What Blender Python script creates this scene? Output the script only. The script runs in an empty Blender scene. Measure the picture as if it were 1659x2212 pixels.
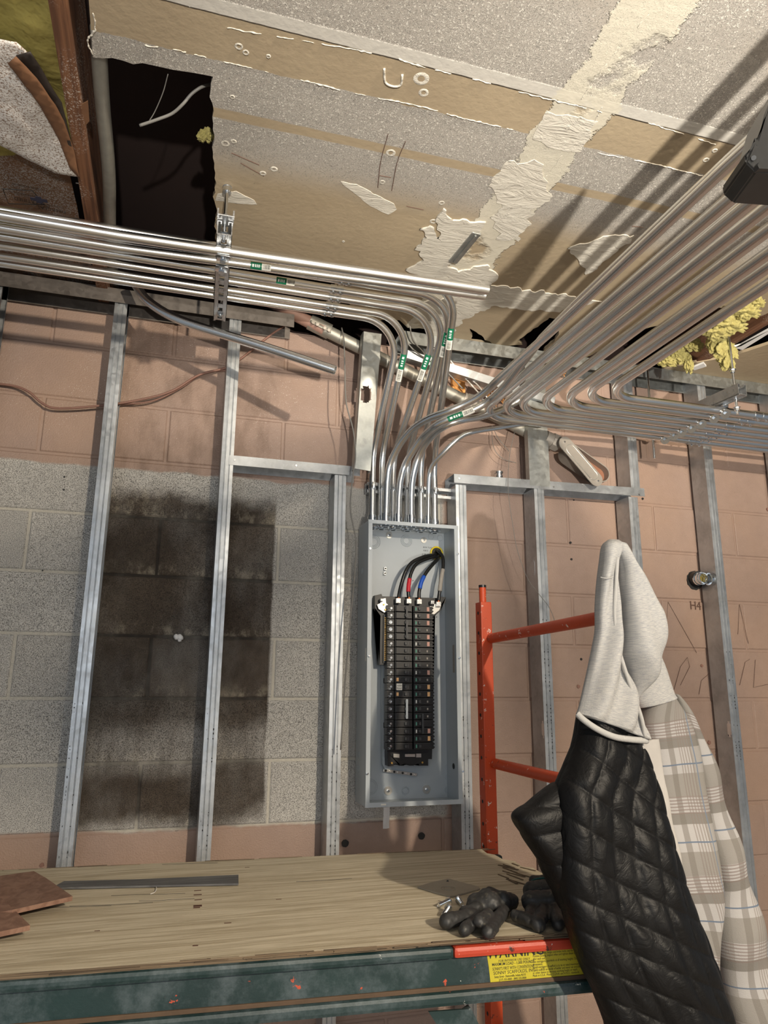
import bpy, bmesh, math, random
from math import sin, cos, pi, radians
from mathutils import Vector, Matrix, noise as mnoise

# ------------------------------------------------------------------ camera
SC = bpy.context.scene
COL = SC.collection
CZ = 1.5                                   # camera height above the floor
YAW, PITCH, ROLL, FPX = .2856, .2346, .0064, 1573.0
FW = Vector((sin(YAW)*cos(PITCH), cos(YAW)*cos(PITCH), sin(PITCH)))
R0_ = Vector((cos(YAW), -sin(YAW), 0)); U0_ = R0_.cross(FW)
RT = R0_*cos(ROLL) + U0_*sin(ROLL); UP = U0_*cos(ROLL) - R0_*sin(ROLL)
EYE = Vector((0, 0, CZ))
cd = bpy.data.cameras.new('camera'); cam = bpy.data.objects.new('camera', cd); COL.objects.link(cam)
m = Matrix((RT, UP, -FW)).transposed().to_4x4(); m.translation = EYE
cam.matrix_world = m
cd.sensor_fit = 'VERTICAL'; cd.sensor_height = 32.0; cd.lens = 32.0*FPX/2212.0; cd.clip_start = .02
SC.camera = cam

# ------------------------------------------------------------------ world and lights
W = bpy.data.worlds.new('world'); SC.world = W; W.use_nodes = True
bg = W.node_tree.nodes['Background']; bg.inputs[0].default_value = (.80, .90, 1.0, 1); bg.inputs[1].default_value = .26

def area(name, loc, target, sx, sy, power, col, spread=180):
    l = bpy.data.lights.new(name, 'AREA'); l.shape = 'RECTANGLE'; l.size = sx; l.size_y = sy
    l.energy = power; l.color = col; l.spread = radians(spread)
    o = bpy.data.objects.new(name, l); COL.objects.link(o); o.location = loc
    o.rotation_euler = (Vector(target)-Vector(loc)).to_track_quat('-Z', 'Y').to_euler()
    return o
# low warm sun coming in high under the ceiling from behind the photographer
area('doorway_sun', (1.32, -2.1, 2.66), (1.2, 2.6, 1.5), .09, .09, 160, (1.0, .86, .67), 160)
# sun thrown back up from the floor: it draws the conduit shadows on the ceiling
area('floor_glare', (.10, -3.2, .5), (1.25, 1.2, 3.5), .08, .08, 48, (1.0, .93, .82), 44)
# broad daylight from the shop windows behind
area('shop_windows', (-1.2, -3.6, 1.9), (.6, 2.5, 1.6), 4.2, 1.7, 62, (.92, .96, 1.0), 180)
SC.view_settings.view_transform = 'Standard'; SC.view_settings.look = 'None'
SC.view_settings.exposure = -.12; SC.view_settings.gamma = 1.0; SC.view_settings.use_curve_mapping = False

# ------------------------------------------------------------------ measuring helpers
def ray(x, y): return FW*FPX + RT*(x-829.5) - UP*(y-1106)
def PY(x, y, Y):
    d = ray(x, y); return EYE + d*(Y/d.y)
def PZ(x, y, z):                           # z relative to the camera height
    d = ray(x, y); return EYE + d*(z/d.z)
def V(*a): return Vector(a)
rnd = random.Random(7)
def nz(p, s=1.0): return mnoise.noise(Vector(p)*s)

# ------------------------------------------------------------------ object helpers
WL = {}
def link(name, me, mat=None, parent=None, loc=None, smooth=False):
    o = bpy.data.objects.new(name, me); COL.objects.link(o)
    if mat is not None:
        me.materials.clear()
        for q in (mat if isinstance(mat, (list, tuple)) else [mat]): me.materials.append(q)
    l = Vector(loc) if loc is not None else Vector((0, 0, 0))
    WL[o.name] = l
    if parent is not None:
        o.parent = parent; o.location = l - WL[parent.name]
    else: o.location = l
    if smooth:
        for p in me.polygons: p.use_smooth = True
    return o
def tag(o, label=None, cat=None, group=None, kind=None):
    if label: o['label'] = label
    if cat: o['category'] = cat
    if group: o['group'] = group
    if kind: o['kind'] = kind
    return o
def thing(name, label, cat, loc, group=None):
    o = bpy.data.objects.new(name, None); COL.objects.link(o); o.location = loc; o.empty_display_size = .05
    WL[o.name] = Vector(loc)
    return tag(o, label, cat, group)
def fin(bm, name, mat, parent=None, smooth=False, loc=None, auto=None):
    """bmesh in world coordinates -> one linked object with its origin inside its own box"""
    bmesh.ops.recalc_face_normals(bm, faces=bm.faces)
    if loc is None:
        cs = [v.co for v in bm.verts]
        loc = Vector(((min(c.x for c in cs)+max(c.x for c in cs))/2, (min(c.y for c in cs)+max(c.y for c in cs))/2, min(c.z for c in cs)))
    loc = Vector(loc)
    bmesh.ops.translate(bm, vec=-loc, verts=bm.verts)
    me = bpy.data.meshes.new(name); bm.to_mesh(me); bm.free()
    o = link(name, me, mat, parent, loc, smooth)
    if auto is not None:
        for p in me.polygons: p.use_smooth = True
        me.set_sharp_from_angle(angle=radians(auto))
    return o
def box(bm, a, b, bev=0, rot=None, piv=None):
    a = Vector(a); b = Vector(b)
    vs = []
    for z in (a.z, b.z):
        for x, y in ((a.x, a.y), (b.x, a.y), (b.x, b.y), (a.x, b.y)):
            vs.append(bm.verts.new((x, y, z)))
    f = [(0, 1, 2, 3), (4, 7, 6, 5), (0, 4, 5, 1), (1, 5, 6, 2), (2, 6, 7, 3), (3, 7, 4, 0)]
    fs = [bm.faces.new([vs[i] for i in q]) for q in f]
    if bev:
        es = list({e for q in fs for e in q.edges})
        r = bmesh.ops.bevel(bm, geom=es, offset=bev, segments=2, affect='EDGES', profile=.6)
        vs = list({v for q in r['faces'] for v in q.verts} | {v for v in vs if v.is_valid})
    if rot is not None:
        p = Vector(piv) if piv is not None else (a+b)/2
        for v in vs: v.co = rot @ (v.co-p) + p
    return vs
def obox(bm, c, ex, ey, ez, sx, sy, sz, bev=0):
    """box centred on c with axes ex, ey, ez and full sizes"""
    c = Vector(c); M3 = Matrix((Vector(ex).normalized(), Vector(ey).normalized(), Vector(ez).normalized())).transposed()
    vs = box(bm, (-sx/2, -sy/2, -sz/2), (sx/2, sy/2, sz/2), bev)
    for v in vs: v.co = M3 @ v.co + c
    return vs
def frame_for(t):
    t = t.normalized(); a = Vector((0, 0, 1)) if abs(t.z) < .9 else Vector((1, 0, 0))
    n = t.cross(a).normalized(); return n, t.cross(n).normalized()
def cyl(bm, a, b, r, n=20, r2=None, caps=True):
    a = Vector(a); b = Vector(b); r2 = r if r2 is None else r2
    n1, n2 = frame_for(b-a)
    A = [bm.verts.new(a+(n1*cos(2*pi*i/n)+n2*sin(2*pi*i/n))*r) for i in range(n)]
    B = [bm.verts.new(b+(n1*cos(2*pi*i/n)+n2*sin(2*pi*i/n))*r2) for i in range(n)]
    for i in range(n): bm.faces.new((A[i], A[(i+1) % n], B[(i+1) % n], B[i]))
    if caps: bm.faces.new(A[::-1]); bm.faces.new(B)
def pipe(bm, a, b, r, ri, n=24):
    """hollow tube"""
    a = Vector(a); b = Vector(b); n1, n2 = frame_for(b-a)
    R = []
    for c, q in ((a, r), (b, r), (b, ri), (a, ri)):
        R.append([bm.verts.new(c+(n1*cos(2*pi*i/n)+n2*sin(2*pi*i/n))*q) for i in range(n)])
    for k in range(4):
        A, B = R[k], R[(k+1) % 4]
        for i in range(n): bm.faces.new((A[i], A[(i+1) % n], B[(i+1) % n], B[i]))
def catmull(P, per=8):
    P = [Vector(p) for p in P]; out = []
    Q = [P[0]*2-P[1]] + P + [P[-1]*2-P[-2]]
    for i in range(1, len(Q)-2):
        p0, p1, p2, p3 = Q[i-1], Q[i], Q[i+1], Q[i+2]
        for k in range(per):
            t = k/per
            out.append(.5*((2*p1)+(p2-p0)*t+(2*p0-5*p1+4*p2-p3)*t*t+(3*p1-p0-3*p2+p3)*t**3))
    out.append(P[-1]); return out
def fillet(P, radii, seg=14):
    P = [Vector(p) for p in P]; out = [P[0]]
    for i in range(1, len(P)-1):
        a, b, c = P[i-1], P[i], P[i+1]; r = radii[i-1]
        u = (a-b).normalized(); w = (c-b).normalized(); ang = u.angle(w)
        d = min(r/math.tan(ang/2), (a-b).length*.49, (c-b).length*.49) if ang < pi-.01 else 0
        if d <= 0: out.append(b); continue
        rr = d*math.tan(ang/2); s = b+u*d; e = b+w*d
        cen = b+(u+w).normalized()*(rr/sin(ang/2))
        tot = pi-ang; vs = s-cen; ve = e-cen
        for k in range(seg+1):
            t = k/seg
            out.append(cen + (vs*sin((1-t)*tot)+ve*sin(t*tot))/sin(tot))
    out.append(P[-1]); return out
def sweep(bm, pts, r, n=18, caps=True):
    pts = [p for i, p in enumerate(pts) if i == 0 or (p-pts[i-1]).length > 1e-5]
    T = []
    for i in range(len(pts)):
        a = pts[max(i-1, 0)]; b = pts[min(i+1, len(pts)-1)]; T.append((b-a).normalized())
    n1, n2 = frame_for(T[0]); rings = []
    for i, p in enumerate(pts):
        if i:
            q = T[i-1].rotation_difference(T[i]); n1 = q @ n1
            n1 = (n1 - T[i]*n1.dot(T[i])).normalized()
        n2 = T[i].cross(n1)
        rr = r[i] if isinstance(r, (list, tuple)) else r
        rings.append([bm.verts.new(p+(n1*cos(2*pi*k/n)+n2*sin(2*pi*k/n))*rr) for k in range(n)])
    for A, B in zip(rings, rings[1:]):
        for k in range(n): bm.faces.new((A[k], A[(k+1) % n], B[(k+1) % n], B[k]))
    if caps: bm.faces.new(rings[0][::-1]); bm.faces.new(rings[-1])
def prism(bm, poly, off):
    """extrude a planar 3D polygon by the vector off"""
    A = [bm.verts.new(p) for p in poly]; B = [bm.verts.new(Vector(p)+off) for p in poly]
    n = len(A); fa = bm.faces.new(A); fb = bm.faces.new(B[::-1])
    for i in range(n): bm.faces.new((A[i], B[i], B[(i+1) % n], A[(i+1) % n]))
    bmesh.ops.triangulate(bm, faces=[fa, fb])
def ring(bm, c, axis, R, r, n=28, k=8):
    c = Vector(c); n1, n2 = frame_for(Vector(axis)); ax = Vector(axis).normalized(); L = []
    for i in range(n):
        d = n1*cos(2*pi*i/n)+n2*sin(2*pi*i/n)
        L.append([bm.verts.new(c+d*(R+r*cos(2*pi*j/k))+ax*r*sin(2*pi*j/k)) for j in range(k)])
    for i in range(n):
        A, B = L[i], L[(i+1) % n]
        for j in range(k): bm.faces.new((A[j], A[(j+1) % k], B[(j+1) % k], B[j]))
def text_obj(body, size, origin, ex, ey, mat, parent, name='lettering', align='LEFT', bold=0.0, squash=1.0):
    c = bpy.data.curves.new('t', 'FONT'); c.body = body; c.size = size; c.align_x = align; c.offset = bold*size; c.resolution_u = 2
    t = bpy.data.objects.new('t', c); COL.objects.link(t)
    dg = bpy.context.evaluated_depsgraph_get(); dg.update()
    me = bpy.data.meshes.new_from_object(t.evaluated_get(dg)); bpy.data.objects.remove(t); bpy.data.curves.remove(c)
    ex = Vector(ex).normalized(); ey = Vector(ey).normalized()
    for v in me.vertices: v.co = ex*v.co.x*squash + ey*v.co.y
    return link(name, me, mat, parent, origin)

# ------------------------------------------------------------------ material helpers
class G:
    def __init__(s, name):
        s.m = bpy.data.materials.new(name); s.m.use_nodes = True; s.t = s.m.node_tree
        s.b = s.t.nodes['Principled BSDF']
    def n(s, k, **kw):
        q = s.t.nodes.new(k)
        for a, v in kw.items(): setattr(q, a, v)
        return q
    def put(s, sock, v):
        if isinstance(v, (int, float)): sock.default_value = v
        elif isinstance(v, (tuple, list)): sock.default_value = (*v, 1) if len(v) == 3 and sock.type == 'RGBA' else v
        else: s.t.links.new(v, sock)
    def pos(s): return s.n('ShaderNodeNewGeometry').outputs['Position']
    def obj(s): return s.n('ShaderNodeTexCoord').outputs['Object']
    def uv(s): return s.n('ShaderNodeTexCoord').outputs['UV']
    def rand(s): return s.n('ShaderNodeObjectInfo').outputs['Random']
    def xyz(s, v):
        q = s.n('ShaderNodeSeparateXYZ'); s.put(q.inputs[0], v); return q.outputs
    def comb(s, x, y, z):
        q = s.n('ShaderNodeCombineXYZ')
        for i, v in enumerate((x, y, z)): s.put(q.inputs[i], v)
        return q.outputs[0]
    def map(s, v, sc=(1, 1, 1), loc=(0, 0, 0)):
        q = s.n('ShaderNodeMapping'); s.put(q.inputs[0], v); q.inputs['Scale'].default_value = sc; q.inputs['Location'].default_value = loc
        return q.outputs[0]
    def f(s, op, a, b=0.0, c=None, clamp=False):
        q = s.n('ShaderNodeMath', operation=op, use_clamp=clamp); s.put(q.inputs[0], a); s.put(q.inputs[1], b)
        if c is not None: s.put(q.inputs[2], c)
        return q.outputs[0]
    def noise(s, v, scale, det=3, rough=.55, dist=0):
        q = s.n('ShaderNodeTexNoise'); s.put(q.inputs['Vector'], v); q.inputs['Scale'].default_value = scale
        q.inputs['Detail'].default_value = det; q.inputs['Roughness'].default_value = rough; q.inputs['Distortion'].default_value = dist
        return q.outputs['Fac']
    def vor(s, v, scale, feat='F1', out='Distance'):
        q = s.n('ShaderNodeTexVoronoi', feature=feat); s.put(q.inputs['Vector'], v); q.inputs['Scale'].default_value = scale
        return q.outputs[out]
    def ss(s, v, a, b, c=0.0, d=1.0):
        q = s.n('ShaderNodeMapRange', interpolation_type='SMOOTHSTEP'); s.put(q.inputs[0], v)
        for i, k in enumerate((a, b, c, d)): s.put(q.inputs[1+i], k)
        return q.outputs[0]
    def band(s, v, a, b, w=.003):
        return s.f('MULTIPLY', s.ss(v, a-w, a+w), s.ss(v, b-w, b+w, 1.0, 0.0))
    def mix(s, f, a, b, mode='MIX'):
        q = s.n('ShaderNodeMix', data_type='RGBA', blend_type=mode); s.put(q.inputs[0], f); s.put(q.inputs[6], a); s.put(q.inputs[7], b)
        return q.outputs[2]
    def bump(s, h, dist=.001, strength=1.0):
        q = s.n('ShaderNodeBump'); s.put(q.inputs['Height'], h); q.inputs['Distance'].default_value = dist; q.inputs['Strength'].default_value = strength
        s.t.links.new(q.outputs[0], s.b.inputs['Normal'])
    def out(s, col=None, rough=None, metal=None, **kw):
        if col is not None: s.put(s.b.inputs['Base Color'], col)
        if rough is not None: s.put(s.b.inputs['Roughness'], rough)
        if metal is not None: s.put(s.b.inputs['Metallic'], metal)
        for k, v in kw.items(): s.put(s.b.inputs[k.replace('_', ' ')], v)
        return s.m
def L(r, g, b):                            # sRGB 0-255 -> linear
    return tuple(((c/255)/12.92 if c/255 <= .04045 else ((c/255+.055)/1.055)**2.4) for c in (r, g, b))
def plain(name, col, rough=.5, metal=0, var=.12, scale=40, bump=0.0):
    g = G(name); n = g.noise(g.pos(), scale, 4)
    c = g.mix(n, tuple(x*(1-var) for x in col), tuple(min(1, x*(1+var)) for x in col))
    if bump: g.bump(n, bump)
    return g.out(c, rough, metal)

# --- metals
def m_emt(name='conduit_steel', tint=(.86, .865, .86), rough=.25):
    g = G(name); n = g.noise(g.pos(), 4, 3, .5)
    return g.out(g.mix(n, tuple(x*.93 for x in tint), tint), g.f('MULTIPLY_ADD', n, .10, rough-.05), 1.0)
EMT = m_emt()
ZINC = m_emt('zinc_plated_steel', (.80, .84, .88), .18)
def m_galv(name, tint, perf=False, rough=.34):
    g = G(name); p = g.pos(); v = g.vor(p, 70, out='Color'); n = g.noise(p, 6, 5, .65); s = g.xyz(v)
    c = g.mix(g.ss(n, .35, .7), tuple(x*.68 for x in tint), tint)
    c = g.mix(g.f('MULTIPLY', s[0], .25), c, tuple(min(1, x*1.15) for x in tint))
    st = g.noise(g.map(p, (60, 60, 1.5)), 1, 3, .6)
    r = g.f('ADD', g.f('MULTIPLY', s[1], .14), g.f('MULTIPLY_ADD', st, .12, rough-.1))
    if perf:
        q = g.xyz(p)
        def w(a, k): return g.f('SINE', g.f('MULTIPLY', a, k))
        h = g.f('MULTIPLY', w(g.f('ADD', q[0], q[1]), 1500.0), w(q[2], 1500.0))
        g.bump(g.ss(h, .2, .8), .0005, .8)
        c = g.mix(g.ss(h, .3, .9, 0, .35), c, tuple(x*.4 for x in tint))
    return g.out(c, r, .9)
STUD = m_galv('galvanised_stud_steel', (.56, .59, .62), True, .37)
STUDP = m_galv('galvanised_sheet_steel', (.46, .48, .47), False, .42)
TRACKM = m_galv('weathered_track_steel', (.22, .20, .185), False, .5)
OLDPIPE = plain('old_galvanised_pipe', L(150, 148, 140), .5, .6, .25, 30)
PINKPIPE = plain('pipe_painted_pink', L(150, 118, 106), .6, 0, .2, 30, .0005)
STRUTM = m_galv('strut_steel', (.62, .63, .64), False, .3)
# --- masonry colour, shared by the blocks and the mortar behind them
def m_wall(name, mortar):
    g = G(name); p = g.pos(); q = g.xyz(p)
    wob = g.f('MULTIPLY', g.f('SUBTRACT', g.noise(p, 7, 4), .5), .05)
    z = g.f('ADD', q[2], wob); x = g.f('ADD', q[0], wob)
    grey = g.f('MULTIPLY', g.band(z, CZ-.452, CZ+.735, .006), g.ss(x, .99, 1.02, 1, 0))
    grey = g.f('MULTIPLY', grey, g.ss(x, -2, -1.9))
    wob2 = g.f('MULTIPLY', g.f('SUBTRACT', g.noise(p, 4, 5, .6), .5), .22)
    soot = g.f('MULTIPLY', g.band(g.f('ADD', q[0], g.f('MULTIPLY', wob, .3)), -.245, .352, .006),
               g.band(g.f('ADD', q[2], wob2), CZ-.43, CZ+.66, .04))
    soot = g.f('MULTIPLY', soot, g.ss(g.noise(g.map(p, (5, 5, 3)), 1, 6, .6), .25, .62, .74, 1))
    # runs of lighter wash near the foot of the stained bay
    wash = g.f('MULTIPLY', g.band(g.f('ADD', q[2], g.f('MULTIPLY', wob2, .7)), CZ-.26, CZ-.13, .04), g.noise(g.map(p, (30, 30, 4)), 1, 4, .6))
    soot = g.f('SUBTRACT', soot, g.f('MULTIPLY', wash, .8), clamp=True)
    pores = g.ss(g.noise(p, 430, 3, .7), .50, .66)
    n = g.noise(p, 18, 5, .65); big = g.noise(p, 2.2, 3)
    pink = g.mix(n, L(140, 119, 108), L(160, 137, 125))
    pink = g.mix(g.ss(big, .35, .7, 0, .5), pink, L(164, 135, 114))
    specks = g.ss(g.noise(p, 330, 2, .5), .68, .72)
    spz = g.f('MULTIPLY', specks, g.f('MULTIPLY', g.ss(q[2], CZ+.6, CZ+1.1), g.ss(q[0], .9, .3)))
    pink = g.mix(g.f('MULTIPLY', spz, g.ss(g.noise(p, 4, 3), .36, .6)), pink, L(235, 228, 220))
    brn = g.f('MULTIPLY', g.band(q[0], -.23, .35, .03), g.f('MULTIPLY', g.ss(q[2], CZ+.70, CZ+.74), g.ss(g.noise(g.map(p, (9, 9, 4)), 1, 5, .65), .40, .66)))
    pink = g.mix(g.f('MULTIPLY', brn, .55), pink, L(98, 76, 62))
    dirt = g.f('MULTIPLY', g.ss(g.noise(p, 60, 4, .7), .68, .78), .5)
    pink = g.mix(dirt, pink, L(92, 68, 58))
    if mortar:
        gr = g.mix(n, L(186, 182, 172), L(208, 203, 190)); sc = g.mix(n, L(26, 23, 21), L(62, 55, 48))
    else:
        gr = g.mix(n, L(186, 184, 180), L(208, 205, 199)); gr = g.mix(g.f('MULTIPLY', pores, .72), gr, L(84, 82, 80))
        sc = g.mix(n, L(54, 46, 39), L(88, 77, 66)); sc = g.mix(g.f('MULTIPLY', pores, .6), sc, L(24, 20, 18))
        fz = g.f('FRACT', g.f('DIVIDE', g.f('SUBTRACT', q[2], CZ-.045-.2035*8), .2035))
        pale = g.f('MULTIPLY', g.f('ADD', g.ss(fz, .30, .04), g.f('MULTIPLY', g.ss(q[2], CZ+.58, CZ+.66), 1.0)), g.ss(g.noise(g.map(p, (22, 22, 14)), 1, 6, .7), .46, .66))
        sc = g.mix(g.f('MULTIPLY', pale, .8, clamp=True), sc, L(150, 142, 126))
        sc = g.mix(g.ss(g.noise(p, 3.5, 4, .6), .5, .7, 0, .4), sc, L(104, 94, 82))
    rv = g.rand(); gr = g.mix(g.f('MULTIPLY', rv, .18), gr, L(130, 128, 124))
    gr = g.mix(soot, gr, sc)
    c = g.mix(grey, pink, gr)
    h = g.f('ADD', g.f('MULTIPLY', g.noise(p, 210, 3, .55), .8), g.f('MULTIPLY', pores, g.f('MULTIPLY', grey, -.6)))
    g.bump(h, .0022 if not mortar else .001)
    return g.out(c, g.ss(grey, 0, 1, .55, .9))
BLOCK = m_wall('painted_and_bare_block', False); MORTAR = m_wall('block_mortar', True)
# --- ceiling board: paper, sprayed texture, joint compound
def m_ceiling():
    g = G('ceiling_board_finish'); p = g.pos(); q = g.xyz(p)
    w1 = g.f('MULTIPLY', g.f('SUBTRACT', g.noise(p, 14, 5, .65), .5), .022)
    y = g.f('ADD', q[1], w1); x = g.f('ADD', q[0], g.f('MULTIPLY', g.f('SUBTRACT', g.noise(p, 9, 6, .7), .5), .12))
    bandA = g.band(y, 1.283, 1.402, .002)
    bandB = g.band(g.f('ADD', q[1], g.f('MULTIPLY', w1, .3)), 1.545, 1.575, .004)
    dens = g.ss(q[1], 1.58, 1.90, .84, .06)
    dens = g.f('SUBTRACT', dens, g.f('MULTIPLY', g.ss(g.noise(p, 3.2, 3), .45, .7), g.f('MULTIPLY', g.ss(q[1], 1.25, 1.2), .16)), clamp=True)
    dens = g.f('MULTIPLY', dens, g.f('SUBTRACT', 1.0, g.f('MAXIMUM', bandA, bandB)))
    sp = g.noise(g.map(p, (1, 1, 1)), 230, 3, .6, .8)
    thr = g.f('SUBTRACT', .80, g.f('MULTIPLY', dens, .36))
    spat = g.n('ShaderNodeMapRange', interpolation_type='SMOOTHSTEP')
    g.put(spat.inputs[0], sp); g.put(spat.inputs[1], thr); g.put(spat.inputs[2], g.f('ADD', thr, .07)); sp_m = spat.outputs[0]
    paper = g.mix(g.noise(p, 5, 4), L(150, 134, 110), L(170, 154, 128))
    film = g.mix(g.noise(p, 5, 4), L(150, 144, 137), L(178, 172, 165))
    base = g.mix(g.f('MULTIPLY', g.ss(dens, .2, .8), .95), paper, film)
    c = g.mix(sp_m, base, L(204, 199, 190))
    tape = g.band(g.f('ADD', q[1], g.f('MULTIPLY', w1, .25)), 1.250, 1.285, .002)
    c = g.mix(tape, c, L(190, 186, 178))
    seam = g.f('MULTIPLY', g.band(x, .80, .95, .003), g.f('MULTIPLY', g.ss(g.noise(p, 6, 5), .3, .42), .92))
    c = g.mix(seam, c, L(200, 194, 178))
    mark = g.ss(g.noise(g.map(p, (3, 1, 1)), 60, 2), .78, .8, 0, .5)
    c = g.mix(mark, c, L(100, 90, 76))
    h = g.f('MULTIPLY', sp_m, g.f('SUBTRACT', 1.0, g.f('MAXIMUM', tape, seam)))
    h = g.f('ADD', h, g.f('MULTIPLY', g.f('MAXIMUM', tape, seam), 1.0)); h = g.f('ADD', h, g.f('MULTIPLY', g.noise(p, 50, 3), .25))
    g.bump(h, .0045)
    return g.out(c, .85)
CEIL = m_ceiling()
def m_comp():
    g = G('joint_compound'); p = g.pos(); n = g.noise(g.map(p, (8, 22, 8)), 1, 6, .7, 1.2)
    c = g.mix(n, L(184, 178, 166), L(212, 207, 196)); g.bump(n, .010); return g.out(c, .8)
COMP = m_comp()
def m_wood(name, a, b, sc=(3, 60, 60), rough=.75, speck=0, bump=.001):
    g = G(name); p = g.pos(); n = g.noise(g.map(p, sc), 1, 5, .6, .8); n2 = g.noise(p, 14, 4, .6)
    c = g.mix(g.ss(n, .35, .65), a, b); c = g.mix(g.f('MULTIPLY', n2, .35), c, tuple(x*.5 for x in a))
    if speck:
        s = g.f('MULTIPLY', g.ss(g.noise(p, 260, 3), .56, .62), g.ss(g.noise(p, 6, 3), .45, .6)); c = g.mix(g.f('MULTIPLY', s, speck), c, L(220, 214, 206))
    g.bump(n, bump); return g.out(c, rough)
PLY = m_wood('weathered_plywood', L(204, 193, 170), L(168, 155, 130), (3.5, 70, 40), .8, 0, .0016)
PLYEDGE = m_wood('plywood_edge', L(128, 110, 88), L(72, 60, 48), (4, 4, 300), .85)
JOIST = m_wood('joist_timber', L(134, 92, 64), L(90, 58, 40), (90, 3, 30), .8, .6)
OSB = m_wood('reddish_board', L(122, 90, 74), L(146, 114, 96), (40, 25, 30), .75)
def m_kraft():
    g = G('kraft_paper_overspray'); p = g.pos(); q = g.xyz(p)
    c = g.mix(g.noise(p, 6, 5, .6), L(126, 90, 66), L(172, 134, 104))
    s = g.ss(g.noise(p, 240, 3, .65), .47, .58); a = g.ss(g.noise(p, 4.5, 4, .6), .35, .55)
    c = g.mix(g.f('MULTIPLY', s, g.f('MULTIPLY', a, .95)), c, L(214, 210, 206)); g.bump(g.noise(p, 20, 5), .006)
    return g.out(c, .8)
KRAFT = m_kraft()
def m_kraft_dense():
    g = G('kraft_paper_heavy_overspray'); p = g.pos()
    c = g.mix(g.ss(g.noise(p, 230, 3, .65), .38, .52), L(150, 128, 112), L(232, 228, 224)); g.bump(g.noise(p, 200, 3), .002)
    return g.out(c, .85)
KRAFTD = m_kraft_dense()
KBROWN = plain('bare_kraft_paper', L(120, 84, 58), .75, 0, .2, 12, .002)
KDARK = plain('black_paper_face', L(44, 36, 32), .6, 0, .2, 12)
def m_fib():
    g = G('yellow_fiberglass'); p = g.pos(); n = g.noise(p, 60, 6, .75, 1.5)
    c = g.mix(n, L(168, 152, 72), L(226, 218, 150)); g.bump(g.noise(p, 120, 6, .75, 1.5), .008); return g.out(c, .95)
FIB = m_fib()
FIB2 = plain('brightened_fiberglass', L(206, 192, 112), .95, 0, .4, 9, .02)  # same yellow fiberglass, colour lightened to offset the dim light on the batt
# --- paints, plastics, cloth
def m_chip(name, base, under, spots, dark=.3):
    g = G(name); p = g.pos(); n = g.noise(p, 25, 6, .7); b = g.noise(p, 5, 4)
    c = g.mix(g.f('MULTIPLY', b, dark), base, tuple(x*.4 for x in base))
    c = g.mix(g.ss(n, .64, .67), c, under); c = g.mix(g.ss(g.noise(g.map(p, (1, 1, 1), (7, 3, 1)), 42, 6, .7), .63, .65), c, spots)
    g.bump(n, .0008); return g.out(c, .45)
ORANGE = m_chip('orange_scaffold_paint', L(206, 76, 32), L(70, 44, 34), L(226, 214, 204))
REDP = m_chip('red_orange_rail_paint', L(182, 64, 42), L(70, 40, 34), L(224, 214, 206))
def m_rail():
    g = G('green_rail_paint'); p = g.pos(); q = g.xyz(p); n = g.noise(p, 22, 6, .7)
    c = g.mix(g.noise(p, 8, 4), L(10, 30, 34), L(22, 52, 52))
    c = g.mix(g.ss(g.noise(p, 9, 6, .75), .42, .72, 0, .6), c, L(92, 104, 110))
    c = g.mix(g.ss(n, .66, .68), c, L(206, 206, 200))
    c = g.mix(g.ss(g.noise(g.map(p, (1, 1, 1), (4, 8, 2)), 18, 5, .7), .66, .68), c, L(178, 74, 48))
    g.bump(n, .0008); return g.out(c, .5)
RAIL = m_rail()
BLK = plain('black_breaker_plastic', (.016, .016, .017), .38, 0, .3, 60)
BLK2 = plain('dark_grey_handle_plastic', (.05, .052, .055), .4, 0, .2, 60)
BLKR = plain('black_rubber', (.012, .012, .012), .3, 0, .3, 60)
GREYBOX = plain('grey_enamel', L(176, 184, 190), .36, 0, .06, 8)
SILVER = plain('aluminium_lug', L(214, 212, 206), .3, .75, .08, 50)
BRASS = plain('brass', L(200, 160, 90), .35, .8, .1, 50)
COPPER = plain('copper', L(196, 110, 70), .35, .8, .1, 50)
REDT = plain('red_tape', L(206, 36, 52), .45, 0, .1, 80); BLUET = plain('blue_tape', L(24, 84, 190), .45, 0, .1, 80)
GREYT = plain('grey_tape', L(160, 154, 146), .7, 0, .15, 80); WHITET = plain('white_tape', L(232, 232, 232), .6, 0, .04, 30)
YEL = plain('yellow_bushing', L(232, 206, 40), .4, 0, .06, 30)
TANL = plain('tan_label', L(226, 180, 128), .7, 0, .06, 60); WLAB = plain('white_label', L(226, 224, 214), .6, 0, .05, 60)
PINKL = plain('pale_pink_label', L(206, 160, 146), .7, 0, .08, 60); TEALL = plain('teal_mark', L(90, 160, 140), .6, 0, .08, 60)
GREENL = plain('green_sticker', L(10, 106, 74), .45, 0, .08, 60)
INK = plain('black_ink', (.012, .012, .012), .6, 0, .1, 30); INK2 = plain('pencil_mark', L(90, 66, 56), .8, 0, .1, 30)
LTINK = plain('white_ink', (.75, .78, .75), .6, 0, .05, 30)
WIREG = plain('grey_cable_jacket', L(116, 114, 110), .5, 0, .1, 50); WIREB = plain('cable_painted_pink', L(132, 98, 86), .6, 0, .12, 30)
WIREW = plain('white_cable_jacket', L(216, 212, 206), .5, 0, .05, 50)
LBM = plain('cast_grey_fitting', L(152, 146, 138), .5, .35, .1, 40, .0004)
LEDGE = plain('grimy_ledge', L(84, 66, 50), .8, 0, .35, 30)
RUSTY = plain('rust_brown_inside', L(140, 96, 74), .8, 0, .2, 30)
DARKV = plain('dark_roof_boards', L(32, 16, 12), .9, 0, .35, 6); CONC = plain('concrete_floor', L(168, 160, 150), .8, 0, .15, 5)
STONE = plain('grey_tile_back', L(150, 142, 128), .8, 0, .1, 30, .0006)
GREYPL = m_wood('grey_wood_grain_strip', L(104, 104, 104), L(78, 78, 80), (6, 70, 60), .6)
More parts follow.
